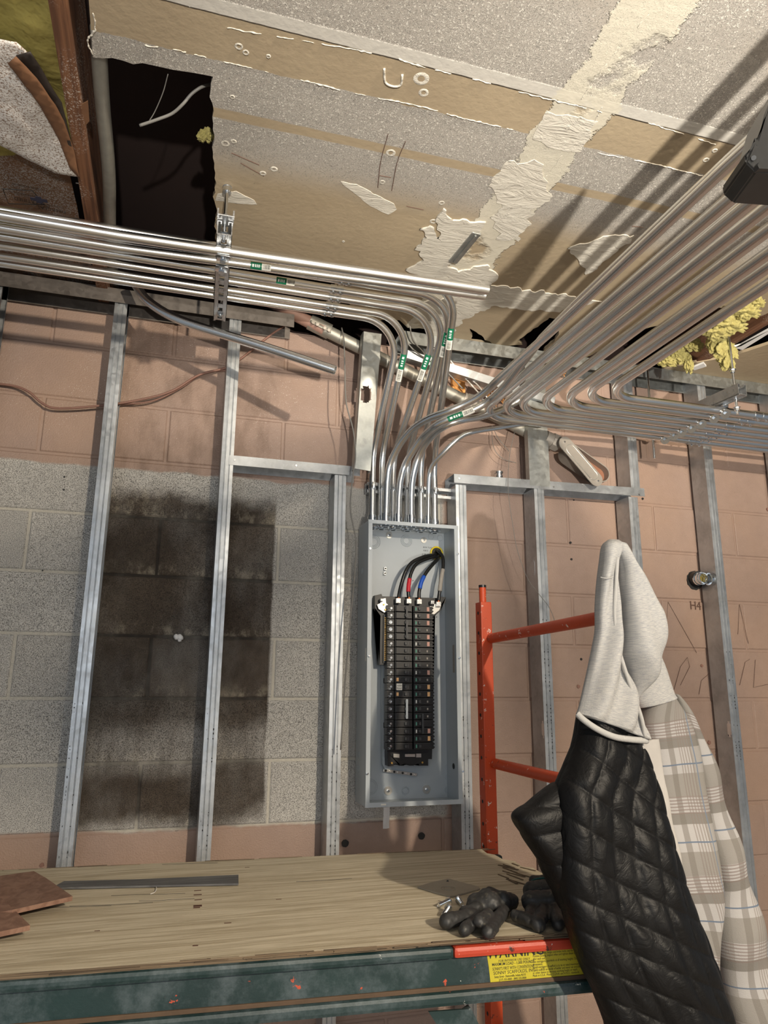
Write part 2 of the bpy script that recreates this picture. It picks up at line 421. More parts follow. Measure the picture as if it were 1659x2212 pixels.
SPLINT = plain('raw_timber', L(214, 150, 84), .8, 0, .15, 40)
YLAB = plain('yellow_warning_label', L(184, 172, 44), .5, 0, .3, 22)

# ================================================================== SETTING
YW = 2.605                                 # face of the block wall
YS = 2.50                                  # front of the stud flanges
ZCE = CZ+1.36                              # underside of the ceiling board
# --- block wall
bm = bmesh.new(); box(bm, (-2.6, YW+.0045, 0), (4.6, YW+.2, CZ+1.345))
wall = fin(bm, 'wall_back', MORTAR); tag(wall, kind='structure')
HOLES = [PY(746, 1822, YW), PY(911, 1806, YW), PY(1508, 1252, YW)]
def block_mesh(w, h):
    bm = bmesh.new(); e = .004; d = .030
    f = [bm.verts.new(p) for p in ((e, 0, e), (w-e, 0, e), (w-e, 0, h-e), (e, 0, h-e))]
    g1 = [bm.verts.new(p) for p in ((0, .003, 0), (w, .003, 0), (w, .003, h), (0, .003, h))]
    b = [bm.verts.new(p) for p in ((0, d, 0), (w, d, 0), (w, d, h), (0, d, h))]
    bm.faces.new(f)
    for A, B in ((f, g1), (g1, b)):
        for i in range(4): bm.faces.new((A[i], B[i], B[(i+1) % 4], A[(i+1) % 4]))
    bm.faces.new(b[::-1]); bmesh.ops.recalc_face_normals(bm, faces=bm.faces)
    me = bpy.data.meshes.new('concrete_block'); bm.to_mesh(me); bm.free(); me.materials.append(BLOCK); return me
BM = {}
JT = .0095

for k in range(-8, 7):
    z0 = CZ-.045+.2035*k; z1 = z0+.2035
    if z1 < .02: continue
    off = -.466 if k % 2 == 0 else -.258
    xs = [off+.4165*i for i in range(-4, 4)]; xs = [x for x in xs if x < 1.05]
    off2 = 1.56 if k % 2 else 1.352
    xs += [off2+.4165*i for i in range(0, 7) if off2+.4165*i < 3.6]
    if xs[0] > -1.9: xs = [xs[0]-.4165]+xs
    for a, b in zip(xs, xs[1:]):
        w = round(b-a-JT, 4); h = round(min(z1, CZ+1.345)-z0-JT, 4)
        if (w, h) not in BM: BM[(w, h)] = block_mesh(w, h)
        o = bpy.data.objects.new('concrete_block', BM[(w, h)]); COL.objects.link(o)
        o.parent = wall; o.location = Vector((a+JT/2, YW+rnd.uniform(-.0012, .0012), z0+JT/2)) - WL[wall.name]
# anchor holes and chips in the masonry
for q, r in ((PY(746, 1822, YW-.004), .0125), (PY(911, 1806, YW-.004), .012)):
    bm = bmesh.new(); P = []
    for i in range(18):
        a = 2*pi*i/18; rr = r*(1+.12*nz((cos(a)*2, sin(a)*2, q.x*3)))
        P.append(q+V(cos(a)*rr, 0, sin(a)*rr*.95))
    prism(bm, P, V(0, .004, 0)); fin(bm, 'anchor_hole', INK, wall)
for px, py, r in ((1240, 1080, .004), (912, 1084, .003), (1389, 1077, .006), (1233, 1172, .006), (1235, 1208, .006), (1250, 1483, .009), (1517, 1438, .008), (1256, 1424, .006), (385, 1376, .0), (139, 1030, .004), (138, 1058, .004), (1533, 1604, .010), (1439, 1380, .009), (1659, 1100, .01), (92, 1232, .003), (90, 1869, .008)):
    if not r: continue
    q = PY(px, py, YW-.0035); bm = bmesh.new()
    prism(bm, [q+V(cos(a)*r*(.7+.5*abs(nz((a, px, py)))), 0, sin(a)*r*(.7+.5*abs(nz((py, a, px))))) for a in [2*pi*i/11 for i in range(11)]], V(0, .004, 0))
    fin(bm, 'chipped_spot', INK if r < .008 else WIREB, wall)
q = PY(385, 1377, YW-.012); bm = bmesh.new()
for dx, dz, r in ((-.006, .002, .010), (.006, .001, .011), (.004, -.008, .007)):
    s = bmesh.ops.create_icosphere(bm, subdivisions=2, radius=r)
    for v in s['verts']: v.co = q+V(dx, 0, dz)+v.co*(1+.4*nz(v.co, 90))
tag(fin(bm, 'foam_blob', WHITET, wall, True))
# pencilled letters on the painted block
text_obj('H4', .052, PY(1491, 1316, YW-.004), (1, 0, -.02), (0, 0, 1), INK2, wall, squash=.9)
for P in ([(1437, 1385), (1443, 1300), (1505, 1410)], [(1456, 1490), (1470, 1440), (1485, 1420), (1490, 1440), (1470, 1480)], [(1594, 1370), (1597, 1305), (1617, 1390)], [(1598, 1480), (1610, 1430), (1620, 1424)], [(1632, 1425), (1628, 1485), (1659, 1478)], [(1510, 1500), (1515, 1470), (1532, 1455)]):
    bm = bmesh.new(); sweep(bm, [PY(x, y, YW-.003) for x, y in P], .0008, 5); fin(bm, 'pencil_line', INK2, wall)

# --- roof deck, with sides and back added to keep light out of the space
bm = bmesh.new(); box(bm, (-2.6, -1.2, ZCE+.34), (4.6, YW+.2, ZCE+.37)); box(bm, (-2.6, YW+.2, CZ+1.0), (4.6, YW+.24, ZCE+.37)); box(bm, (-2.6, YW+.02, CZ+1.345), (4.6, YW+.2, CZ+1.36)); box(bm, (-2.64, -1.2, ZCE), (-2.6, YW+.24, ZCE+.37)); box(bm, (4.6, -1.2, ZCE), (4.64, YW+.24, ZCE+.37)); roof = fin(bm, 'roof_enclosure_1', DARKV); tag(roof, kind='structure')
bm = bmesh.new(); box(bm, (-2.6, -4, -.02), (4.6, YW+.2, 0)); fl = fin(bm, 'floor', CONC); tag(fl, kind='structure')
# --- ceiling board with its torn openings (a filled 2D curve, thickened)
def flat_board(name, loops, z0, z1, mat, parent=None):
    c = bpy.data.curves.new('b', 'CURVE'); c.dimensions = '2D'; c.fill_mode = 'BOTH'
    for Lp in loops:
        s = c.splines.new('POLY'); s.points.add(len(Lp)-1); s.use_cyclic_u = True
        for i, p in enumerate(Lp): s.points[i].co = (p[0], p[1], 0, 1)
    c.extrude = (z1-z0)/2
    t = bpy.data.objects.new('b', c); COL.objects.link(t)
    dg = bpy.context.evaluated_depsgraph_get(); dg.update(); me = bpy.data.meshes.new_from_object(t.evaluated_get(dg))
    bpy.data.objects.remove(t); bpy.data.curves.remove(c)
    cx = sum(v.co.x for v in me.vertices)/len(me.vertices); cy = sum(v.co.y for v in me.vertices)/len(me.vertices)
    for v in me.vertices: v.co.x -= cx; v.co.y -= cy; v.co.z += (z1-z0)/2
    return link(name, me, mat, parent, (cx, cy, z0))
def jag(P, amp=.008, step=.02, seed=0, closed=True):
    out = []; n = len(P)
    for i in range(n if closed else n-1):
        a = Vector(P[i][:2]); b = Vector(P[(i+1) % n][:2]); k = max(1, int((b-a).length/step))
        d = (b-a).normalized() if (b-a).length else Vector((1, 0)); nn = Vector((-d.y, d.x))
        for j in range(k):
            p = a+(b-a)*j/k
            out.append(p+nn*amp*(nz((p.x*31, p.y*31, seed))+.5*nz((p.x*90, p.y*90, seed))))
    return out
def Cz(*pts): return [PZ(x, y, 1.36).xy for x, y in pts]
hole = Cz((200, 120), (330, 143), (458, 165), (462, 330), (466, 522), (540, 546), (640, 568), (705, 582))
back = Cz((735, 640), (790, 690), (862, 692), (880, 708), (930, 712), (1000, 745), (1080, 752))
oc = [(-.245, -1.1), (-.245, 1.3)] + [tuple(p) for p in hole] + [tuple(p) for p in back] + [(1.05, 2.40), (1.10, 2.5), (1.22, 2.5)] \
     + [tuple(p) for p in Cz((1128, 745), (1118, 735), (1190, 685), (1215, 700), (1197, 738))] + [(1.42, 2.5), (1.62, 2.5), (1.70, 2.2), (1.86, 1.98), (2.05, 1.99), (2.12, 1.84), (2.4, 1.55), (3.9, 1.55), (3.9, -1.1)]
oc = [oc[0], oc[1]] + jag(oc[2:], .010, .02, 3, False) + [(3.9, 1.55), (3.9, -1.1)]
ceil = flat_board('ceiling', [oc], ZCE, ZCE+.013, CEIL); tag(ceil, kind='structure')
# the far strip of board beyond the right-hand opening
oc2 = jag([(2.20, 2.30), (2.30, 2.08), (2.6, 1.72), (3.9, 1.60), (3.9, 2.5), (2.0, 2.5)], .006, .03, 9)
c2 = flat_board('ceiling', [oc2], ZCE, ZCE+.013, CEIL); tag(c2, kind='structure')
# joint compound smears, each a thin raised patch with a ragged edge
def smear(pts, th=.0025, amp=.012, seed=1, name='joint_compound'):
    P = jag([p for p in Cz(*pts)], amp, .012, seed)
    o = flat_board(name, [P], ZCE-th, ZCE+.0005, COMP, ceil); return o
smear([(905, 492), (935, 485), (950, 520), (945, 470), (962, 448), (975, 480), (1000, 470), (1045, 478), (1040, 500), (1005, 530), (968, 570), (990, 585), (1050, 572), (1075, 600), (1060, 615), (985, 612), (930, 598), (878, 582), (915, 560), (905, 530), (925, 510)], .005, .022, 2)
smear([(470, 418), (510, 412), (548, 432), (555, 440), (520, 440), (465, 432)], .0015, .004, 5)
smear([(735, 392), (770, 398), (850, 440), (857, 452), (838, 463), (800, 445)], .0015, .004, 6)
smear([(1225, 535), (1245, 528), (1330, 505), (1372, 508), (1330, 545), (1270, 590)], .003, .012, 7)
smear([(1060, 615), (1130, 625), (1240, 640), (1300, 650), (1200, 672), (1120, 668), (1060, 660), (1000, 690), (960, 740), (920, 730), (935, 690), (905, 655), (980, 640)], .003, .022, 8)
smear([(1180, 240), (1225, 250), (1290, 262), (1255, 330), (1200, 322), (1150, 300)], .0012, .010, 10)
smear([(1100, 345), (1180, 355), (1175, 400), (1195, 430), (1150, 455), (1120, 520), (1080, 520), (1060, 470), (1085, 440), (1055, 400)], .0015, .024, 11)
smear([(505, 550), (540, 545), (640, 560), (700, 578), (640, 590), (560, 575)], .002, .010, 12)
# ridges of torn tape and dried mud along the bare strip
for P, r in (([(300, 95), (400, 112), (470, 130), (600, 160)], .003), ([(640, 170), (760, 200), (900, 228), (1000, 255), (1110, 280)], .0032), ([(490, 60), (620, 82), (760, 106), (830, 122)], .003), ([(840, 120), (900, 140), (1000, 165), (1060, 180)], .0035),
             ([(1120, 198), (1260, 232), (1300, 242)], .003), ([(1290, 330), (1400, 352), (1520, 380)], .003), ([(1400, 265), (1480, 290), (1565, 318)], .003), ([(1421, 7), (1300, 150), (1255, 215)], .002), ([(1230, 315), (1150, 420), (1075, 505)], .002), ([(1300, 230), (1270, 290)], .002),
             ([(200, 20), (205, 60), (190, 90), (200, 118)], .005)):
    pts = catmull([V(*p, ZCE-.0004) for p in Cz(*P)], 40)
    pts = [p+V(.003*nz(p, 90), .003*nz(p+V(3, 0, 0), 90), 0) for p in pts]
    run = []
    for p in pts+[None]:
        if p is not None and nz(p, 30) > -.16: run.append(p); continue
        if len(run) > 3:
            bm = bmesh.new(); m_ = len(run)-1
            sweep(bm, run, [r*(.25+.8*abs(nz(q, 70)))*(.25 if k in (0, m_) else 1) for k, q in enumerate(run)], 6); fin(bm, 'plaster_ridge', COMP, ceil, True)
        run = []
# screw pops and small wounds in the board
for px, py, r in ((502, 209, .007), (516, 100, .010), (531, 113, .008), (580, 121, .006), (487, 310, .012), (505, 305, .008), (568, 374, .010), (592, 365, .011), (826, 393, .009), (844, 330, .014), (910, 170, .020), (915, 200, .013), (804, 431, .004), (954, 438, .010), (936, 478, .012), (1252, 256, .008), (1226, 275, .008), (1544, 325, .008), (1525, 345, .009), (742, 521, .005), (1095, 462, .008), (1104, 450, .006)):
    q = V(*Cz((px, py))[0], ZCE-.0003); bm = bmesh.new(); r *= .72
    n = 14; ro = [bm.verts.new(q+V(cos(a)*r*1.3, sin(a)*r*1.3, 0)) for a in [2*pi*i/n for i in range(n)]]
    rm = [bm.verts.new(q+V(cos(a)*r*(.9+.3*nz((a, px, 1))), sin(a)*r*(.9+.3*nz((a, py, 2))) , -.0022)) for a in [2*pi*i/n for i in range(n)]]
    ri = [bm.verts.new(q+V(cos(a)*r*.4, sin(a)*r*.4, .002)) for a in [2*pi*i/n for i in range(n)]]
    for A, B in ((ro, rm), (rm, ri)):
        for i in range(n): bm.faces.new((A[i], A[(i+1) % n], B[(i+1) % n], B[i]))
    bm.faces.new(ri); fin(bm, 'screw_pop', COMP, ceil, True)
# half round cut with its flap left in place
cc = Cz((848, 165))[0]; bm = bmesh.new()
sweep(bm, catmull([V(*Cz(p)[0], ZCE-.001) for p in ((830, 147), (831, 172), (838, 182), (852, 186), (866, 182), (869, 160))], 6), .0028, 6)
fin(bm, 'half_round_cut', COMP, ceil, True)
for P in ([(838, 290), (822, 350), (816, 405)], [(876, 305), (858, 350), (846, 412)], [(820, 379), (845, 383)], [(1150, 372), (1110, 440), (1068, 490)], [(1168, 385), (1140, 420), (1118, 440)], [(1365, 488), (1390, 491)], [(878, 445), (915, 453)], [(500, 330), (560, 356)], [(520, 352), (570, 380)]):
    bm = bmesh.new(); sweep(bm, catmull([V(*p, ZCE-.0005) for p in Cz(*P)], 5), .0011, 5); fin(bm, 'pencil_line', INK2, ceil)
# slot torn in the compound with a stub of steel showing
bm = bmesh.new(); q0, q1 = V(*Cz((978, 562))[0], ZCE-.006), V(*Cz((1030, 500))[0], ZCE-.003)
e = (q1-q0).normalized(); obox(bm, (q0+q1)/2, e, V(-e.y, e.x, 0), V(0, 0, 1), (q1-q0).length, .030, .010, .002)
obox(bm, (q0+q1)/2+V(0, 0, -.006), e, V(-e.y, e.x, 0), V(0, 0, 1), (q1-q0).length*.9, .006, .006)
t = fin(bm, 'steel_track_stub', STUDP); tag(t, 'short grey steel channel poking through the torn joint compound on the ceiling', 'metal channel')

# ================================================================== STEEL FRAMING
def stud_profile(w=.041, d=.09):
    return [(w, .009), (w, 0), (w*.74, 0), (w*.71, .0022), (w*.66, .0022), (w*.63, 0), (w*.36, 0), (w*.33, .0022), (w*.28, .0022), (w*.25, 0), (0, 0), (0, d), (w, d), (w, d-.009)]
def strip_extrude(bm, prof, f0, f1, th=.0009):
    """prof: 2D open line; f0/f1 map (a,b)->world at both ends; gives the sheet a thickness"""
    n = len(prof); P = [Vector(p) for p in prof]; off = []
    for i in range(n):
        a = P[max(0, i-1)]; b = P[min(n-1, i+1)]; d = (b-a).normalized(); off.append(Vector((-d.y, d.x))*th)
    Q = P + [P[i]+off[i] for i in range(n-1, -1, -1)]
    A = [bm.verts.new(f0(*q)) for q in Q]; B = [bm.verts.new(f1(*q)) for q in Q]; m_ = len(Q)
    for i in range(m_): bm.faces.new((A[i], A[(i+1) % m_], B[(i+1) % m_], B[i]))
    for i in range(n-1):
        bm.faces.new((A[i], A[i+1], A[m_-2-i], A[m_-1-i])); bm.faces.new((B[i+1], B[i], B[m_-1-i], B[m_-2-i]))
def stud(x, z0, z1, label, w=.041, d=.09, y=YS, lean=0.0, slots=()):
    bm = bmesh.new()
    strip_extrude(bm, stud_profile(w, d), lambda a, b: V(x+a, y+b, z0), lambda a, b: V(x+a+lean, y+b, z1))
    o = fin(bm, 'metal_stud', STUD); tag(o, label, 'stud', 'light steel studs against the block wall')
    for px, py, mm in slots:
        q = PX_on(px, py, x-.0012); bm = bmesh.new()
        P = [(-.5, -.35), (-.5, .35), (-.25, .35), (-.25, .5), (.25, .5), (.25, .35), (.5, .35), (.5, -.35), (.25, -.35), (.25, -.5), (-.25, -.5), (-.25, -.35)]
        prism(bm, [q+V(0, a*.020, b*.062) for a, b in P], V(.003, 0, 0)); fin(bm, 'punched_tab', mm, o)
    # inked run of lettering down the front flange
    return o
def PX_on(px, py, X):
    d = ray(px, py); return EYE + d*(X/d.x)
S = []
S.append(stud(-.66, .02, ZCE-.002, 'steel stud at the far left edge of the wall'))
S.append(stud(-.266, .02, ZCE-.004, 'steel stud left of the black-stained block bay, second from the left', lean=.008))
S.append(stud(.137, .02, ZCE-.004, 'steel stud crossing the stained blocks, carrying the left header', lean=.003))
S.append(stud(.547, .02, CZ+.748, 'short steel stud below the left header, left of the electrical panel'))
S.append(stud(1.020, .02, CZ+.752, 'steel stud tight against the right side of the electrical panel'))
S.append(stud(1.353, .02, CZ+.765, 'steel stud behind the orange ladder frame, under the right header', slots=((1152, 1226, STUD), (1173, 1576, ZINC))))
S.append(stud(1.784, .02, CZ+.765, 'steel stud under the right end of the right header, behind the hood', slots=()))
S.append(stud(1.800, CZ+.800, ZCE-.004, 'upper steel stud rising from the right header under the conduit bends'))
S.append(stud(2.180, .02, ZCE-.004, 'full-height steel stud beside the H4 pencil mark at right', slots=((1575, 1575, ZINC),)))
S.append(stud(2.60, .02, ZCE-.004, 'steel stud at the far right edge behind the conduit rack'))
# inked print on the flanges
for (x, za, zb) in ((-.266, 1.0, 1.45), (.137, 1.0, 1.45), (.547, .95, 1.3), (1.020, .95, 1.4), (1.353, 1.0, 1.75), (2.18, 1.2, 1.65)):
    bm = bmesh.new(); z = za
    while z < zb:
        for j in range(2):
            hh = rnd.uniform(.002, .007); xx = x+.008+j*.018+rnd.uniform(-.002, .002)
            if rnd.random() < .8: box(bm, (xx, YS-.0006, z), (xx+rnd.uniform(.002, .006), YS+.0004, z+hh))
        z += rnd.uniform(.008, .016) if rnd.random() < .85 else .05
    host = min(S, key=lambda o: abs(o.matrix_basis.translation.x-x-.02))
    tag(fin(bm, 'printed_marks', INK, host), kind='stuff')
# upright of track lapped onto the right header
def channel(pts_prof, a, b, name, label, cat, mat, ex=None, ey=None, group=None, th=.0012):
    """open profile swept straight from a to b; ex, ey are the profile axes"""
    bm = bmesh.new(); a = Vector(a); b = Vector(b)
    strip_extrude(bm, pts_prof, lambda u, v: a+Vector(ex)*u+Vector(ey)*v, lambda u, v: b+Vector(ex)*u+Vector(ey)*v, th)
    o = fin(bm, name, mat); tag(o, label, cat, group); return o
channel([(0, .03), (0, 0), (.09, 0), (.09, .03)], (1.333, YS-.003, CZ+.775), (1.333, YS-.003, ZCE-.03), 'stud_track', 'wide flat steel track standing upright on the right header', 'metal track', STUDP, (1, 0, 0), (0, 1, 0))
# headers: track lying flat, flange to the front
for x0, x1, z0, z1, lab in ((.165, .640, CZ+.785, CZ+.785, 'left steel header between two studs, above the grey blocks'), (1.012, 1.86, CZ+.792, CZ+.805, 'right steel header spanning right of the electrical panel')):
    o = channel([(0, -.034), (0, 0), (.094, 0), (.094, -.034)], (x0, YS-.002, z0), (x1, YS-.002, z1), 'header_track', lab, 'metal track', STUD, (0, 1, 0), (0, 0, 1))
    for xx in (x0+.02, (x0+x1)/2, x1-.03):
        bm = bmesh.new(); cyl(bm, (xx, YS-.006, z0-.016), (xx, YS-.002, z0-.016), .004, 12, .003); fin(bm, 'screw', ZINC, o)
# top track against the ceiling: left length, right length
TP = [(-.002, -.052), (-.002, 0), (.096, 0), (.096, -.052)]
channel(TP, (-2.0, YS-.006, ZCE-.002), (.375, YS-.006, ZCE-.002), 'top_track', 'dirty top track running left under the ceiling, ending at the broken gap', 'metal track', TRACKM, (0, 1, 0), (0, 0, 1), th=.0016)
channel(TP, (.80, YS-.006, ZCE-.002), (3.7, YS-.006, ZCE-.002), 'top_track', 'clean top track along the ceiling line behind the conduit bends', 'metal track', STUDP, (0, 1, 0), (0, 0, 1), th=.0016)
# loose sagging length of perforated track
a = PY(870, 752, 2.47); b = PY(1200, 858, 2.47)
e = (b-a).normalized(); up = V(0, -.15, 1); up = (up-e*up.dot(e)).normalized(); dp = e.cross(up)
channel([(0, 0), (.032, 0), (.032, .06), (0, .06)][:3], a, b, 'loose_track', 'loose sagging perforated track behind the bent conduits', 'metal track', STUD, up*-1, dp*(-1 if dp.y < 0 else 1))
# bent offcut of stud with a punched hole, leaning in front of the wall
Ys = 2.44
A = [PY(785, 716, Ys), PY(825, 722, Ys), PY(801, 1018, Ys), PY(765, 1012, Ys)]
def bil(u, v, d=0): 
    t = A[0].lerp(A[1], u); b_ = A[3].lerp(A[2], u); return t.lerp(b_, v)+V(0, d, 0)
bm = bmesh.new(); NV, NU = 150, 30
hole_c = (790, 851)
def inside(p):
    x, y = p; dx = abs(x-790.5); dy = abs(y-852); return (dx < 6.5 and dy < 18) or (dx < 11 and dy < 13)
def pix(p):
    d = p-EYE; return 829.5+FPX*d.dot(RT)/d.dot(FW), 1106-FPX*d.dot(UP)/d.dot(FW)
grid = [[bm.verts.new(bil(i/NU, j/NV, -.006*math.exp(-((j/NV-.34)/.06)**2)*sin(pi*i/NU)+(.004 if i in (0, NU) else 0))) for i in range(NU+1)] for j in range(NV+1)]
for j in range(NV):
    for i in range(NU):
        c = (grid[j][i].co+grid[j+1][i+1].co)/2
        if not inside(pix(c)): bm.faces.new((grid[j][i], grid[j][i+1], grid[j+1][i+1], grid[j+1][i]))
for j in range(NV):                        # turned-back legs on both sides
    for i, s in ((0, 1), (NU, 1)):
        q = [grid[j][i].co, grid[j+1][i].co]; w_ = [bm.verts.new(p+V(0, .034, 0)) for p in q]
        bm.faces.new((grid[j][i], grid[j+1][i], w_[1], w_[0]))
bmesh.ops.remove_doubles(bm, verts=bm.verts, dist=.0003)
bmesh.ops.solidify(bm, geom=bm.faces, thickness=.0012)
o = fin(bm, 'stud_offcut', STUDP); tag(o, 'wide steel offcut with a cross-shaped punched hole, standing left of the bent conduits', 'metal offcut')

# ================================================================== CONDUIT
R34 = .0125
def conduit(name, pts, r, label, group, mat=EMT, n=20, smooth=True):
    bm = bmesh.new(); sweep(bm, pts, r, n)
    o = fin(bm, name, mat, auto=50); tag(o, label, 'conduit', group); return o
def coupling(par, p, d, r, scr=V(0, 0, -1), ln=.042):
    d = Vector(d).normalized(); p = Vector(p); bm = bmesh.new()
    for s in (-1, 1):
        pipe(bm, p+d*(s*ln/2), p+d*(s*.0015), r+.0022, r*.9, 20)
    c = fin(bm, 'coupling', ZINC, par, auto=40)
    for s in (-1, 1):
        bm = bmesh.new(); q = p+d*(s*ln*.27); w = (scr-d*scr.dot(d)).normalized()
        cyl(bm, q+w*r, q+w*(r+.008), .0022, 8); cyl(bm, q+w*(r+.007), q+w*(r+.0105), .0042, 8)
        fin(bm, 'screw', ZINC, c, auto=40)
def connector(par, p, r):
    """set-screw connector standing on the box top at p (bottom centre)"""
    bm = bmesh.new(); cyl(bm, p+V(0, 0, .001), p+V(0, 0, .036), r+.003, 20); cyl(bm, p+V(0, 0, .0), p+V(0, 0, .007), r+.006, 20)
    c = fin(bm, 'connector', ZINC, par, auto=40)
    bm = bmesh.new(); w = V(.3, -1, 0).normalized(); q = p+V(0, 0, .024)+w*(r+.002); cyl(bm, q, q+w*.008, .004, 10); fin(bm, 'set_screw', ZINC, c, auto=40)
    bm = bmesh.new(); ring(bm, p+V(0, 0, -.005), (0, 0, 1), r+.004, .0035, 16, 6)
    for k in range(8):
        a = 2*pi*k/8; obox(bm, p+V(cos(a)*(r+.008), sin(a)*(r+.008), -.005), (cos(a), sin(a), 0), (-sin(a), cos(a), 0), (0, 0, 1), .006, .006, .004)
    fin(bm, 'locknut', ZINC, c, auto=40)
    bm = bmesh.new(); pipe(bm, p+V(0, 0, -.004), p+V(0, 0, -.015), r+.002, r-.003, 16); fin(bm, 'threaded_end', ZINC, c, auto=40)
def sticker(par, pts, r, s0, s1, facing):
    """thin curved label hugging a tube between two arc lengths, centred on the facing direction"""
    pts = [Vector(p) for p in pts]; L_ = [0]
    for a, b in zip(pts, pts[1:]): L_.append(L_[-1]+(b-a).length)
    def at(s):
        for i in range(len(pts)-1):
            if L_[i+1] >= s or i == len(pts)-2:
                t = (s-L_[i])/max(1e-9, L_[i+1]-L_[i]); return pts[i].lerp(pts[i+1], t), (pts[i+1]-pts[i]).normalized()
    def patch(bm, a, b, aw, rr):
        N = 8; g_ = []
        for i in range(N+1):
            p, t = at(a+(b-a)*i/N); f_ = Vector(facing)-p if isinstance(facing, Vector) else Vector(facing)
            f_ = (f_-t*f_.dot(t)).normalized(); w = t.cross(f_)
            g_.append([bm.verts.new(p+(f_*cos(q)+w*sin(q))*rr) for q in [aw*(j/5-1) for j in range(11)]])
        for i in range(N):
            for j in range(10): bm.faces.new((g_[i][j], g_[i][j+1], g_[i+1][j+1], g_[i+1][j]))
    mid = s0+(s1-s0)*.55
    bm = bmesh.new(); patch(bm, s0, mid, .85, r+.0005); st = fin(bm, 'green_sticker', GREENL, par, True)
    bm = bmesh.new(); patch(bm, mid, s1, .85, r+.0005); w2 = fin(bm, 'barcode_sticker', WLAB, par, True)
    bm = bmesh.new(); s = mid+.004
    while s < s1-.003:
        w_ = rnd.uniform(.0007, .0018); patch(bm, s, s+w_, .45, r+.0009); s += w_+rnd.uniform(.0008, .002)
    fin(bm, 'barcode', INK, w2)
    bm = bmesh.new()
    for a, b in ((.15, .3), (.4, .48), (.55, .62), (.7, .8)): patch(bm, s0+(mid-s0)*a, s0+(mid-s0)*b, .3, r+.0009)
    fin(bm, 'white_print', LTINK, st)
def arclen(pts): return sum((b-a).length for a, b in zip(pts, pts[1:]))
def nearest_s(pts, px, py):
    best = 1e9; bs = 0; s = 0
    for a, b in zip(pts, pts[1:]):
        n_ = max(1, int((b-a).length/.01))
        for k in range(n_):
            q = a.lerp(b, k/n_); u = pix(q); d = (u[0]-px)**2+(u[1]-py)**2
            if d < best and (q-EYE).dot(FW) > 0: best = d; bs = s+(b-a).length*k/n_
        s += (b-a).length
    return bs
# --- six conduits along the rack that bend down into the panel (nearest the camera first)
ZU = 1.24
U_py = [454, 485, 510, 530, 552, 568]; leg_px = [955, 936, 916, 893, 852, 832]
Xe = [.943, .888, .834, .778, .733, .697]; PANTOP = CZ+.5775
names6 = ['frontmost', 'second', 'third', 'fourth', 'fifth', 'rearmost']
UP_ = []
for i in range(6):
    Yu = PZ(0, U_py[i], ZU).y; S_ = V(Xe[i], 2.53, CZ+.85); lo, hi = .2, 1.5
    for it in range(40):
        mid = (lo+hi)/2; C_ = V(mid, Yu, CZ+ZU); a, b = 0, 1
        for j in range(30):
            t = (a+b)/2
            if pix(C_.lerp(S_, t))[1] < 860: a = t
            else: b = t
        # straight leg starts below the bend
        if pix(C_.lerp(S_, t))[0] < leg_px[i]: lo = mid
        else: hi = mid
    P = fillet([V(-2.2, Yu, CZ+ZU), V(mid, Yu, CZ+ZU), V(Xe[i], 2.53, CZ+.85), V(Xe[i], 2.53, PANTOP)], [.135, .16], 18)
    UP_.append(P)
UC = []
for i in range(6):
    P = UP_[i]
    o = conduit('bent_conduit', P, R34, '%s of the six left-hand conduits bending down to the electrical panel' % names6[i], 'left-hand conduits bending down to the panel'); UC.append(o)
    # coupling where the pixel column of the couplings meets this tube
    cpx = [760, 745, 727, 722, 716, 708][i]
    if i >= 0:
        d = ray(cpx, 0); lo, hi = -1.0, 1.2
        for it in range(40):
            m_ = (lo+hi)/2
            if pix(V(m_, P[0].y, CZ+ZU))[0] < cpx: lo = m_
            else: hi = m_
        if i != 1 or True: coupling(o, V(lo, P[0].y, CZ+ZU), (1, 0, 0), R34, V(0, -.5, -1))
    connector(o, P[-1], R34)
    # strap where the tube crosses the small strut behind
    bm = bmesh.new(); q = V(P[-1].x, 2.53, CZ+.725); pipe(bm, q+V(0, 0, -.010), q+V(0, 0, .010), R34+.0022, R34-.001, 20)
    obox(bm, q+V(0, -.016, .0), (1, 0, 0), (0, 1, 0), (0, 0, 1), .007, .012, .026, .001); cyl(bm, q+V(-.008, -.018, 0), q+V(.010, -.018, 0), .004, 8)
    fin(bm, 'strut_strap', ZINC, o, auto=40)
for i, px, py, ln in ((4, 861, 790, .10), (3, 903, 790, .10), (1, 965, 745, .09), (0, 1003, 735, .08)):
    s = nearest_s(UP_[i], px, py); sticker(UC[i], UP_[i], R34, s+ln/2, s-ln/2, EYE) if False else sticker(UC[i], UP_[i], R34, s-ln/2, s+ln/2, EYE)
s = nearest_s(UP_[2], 618, 597); sticker(UC[2], UP_[2], R34, s-.028, s+.03, EYE)
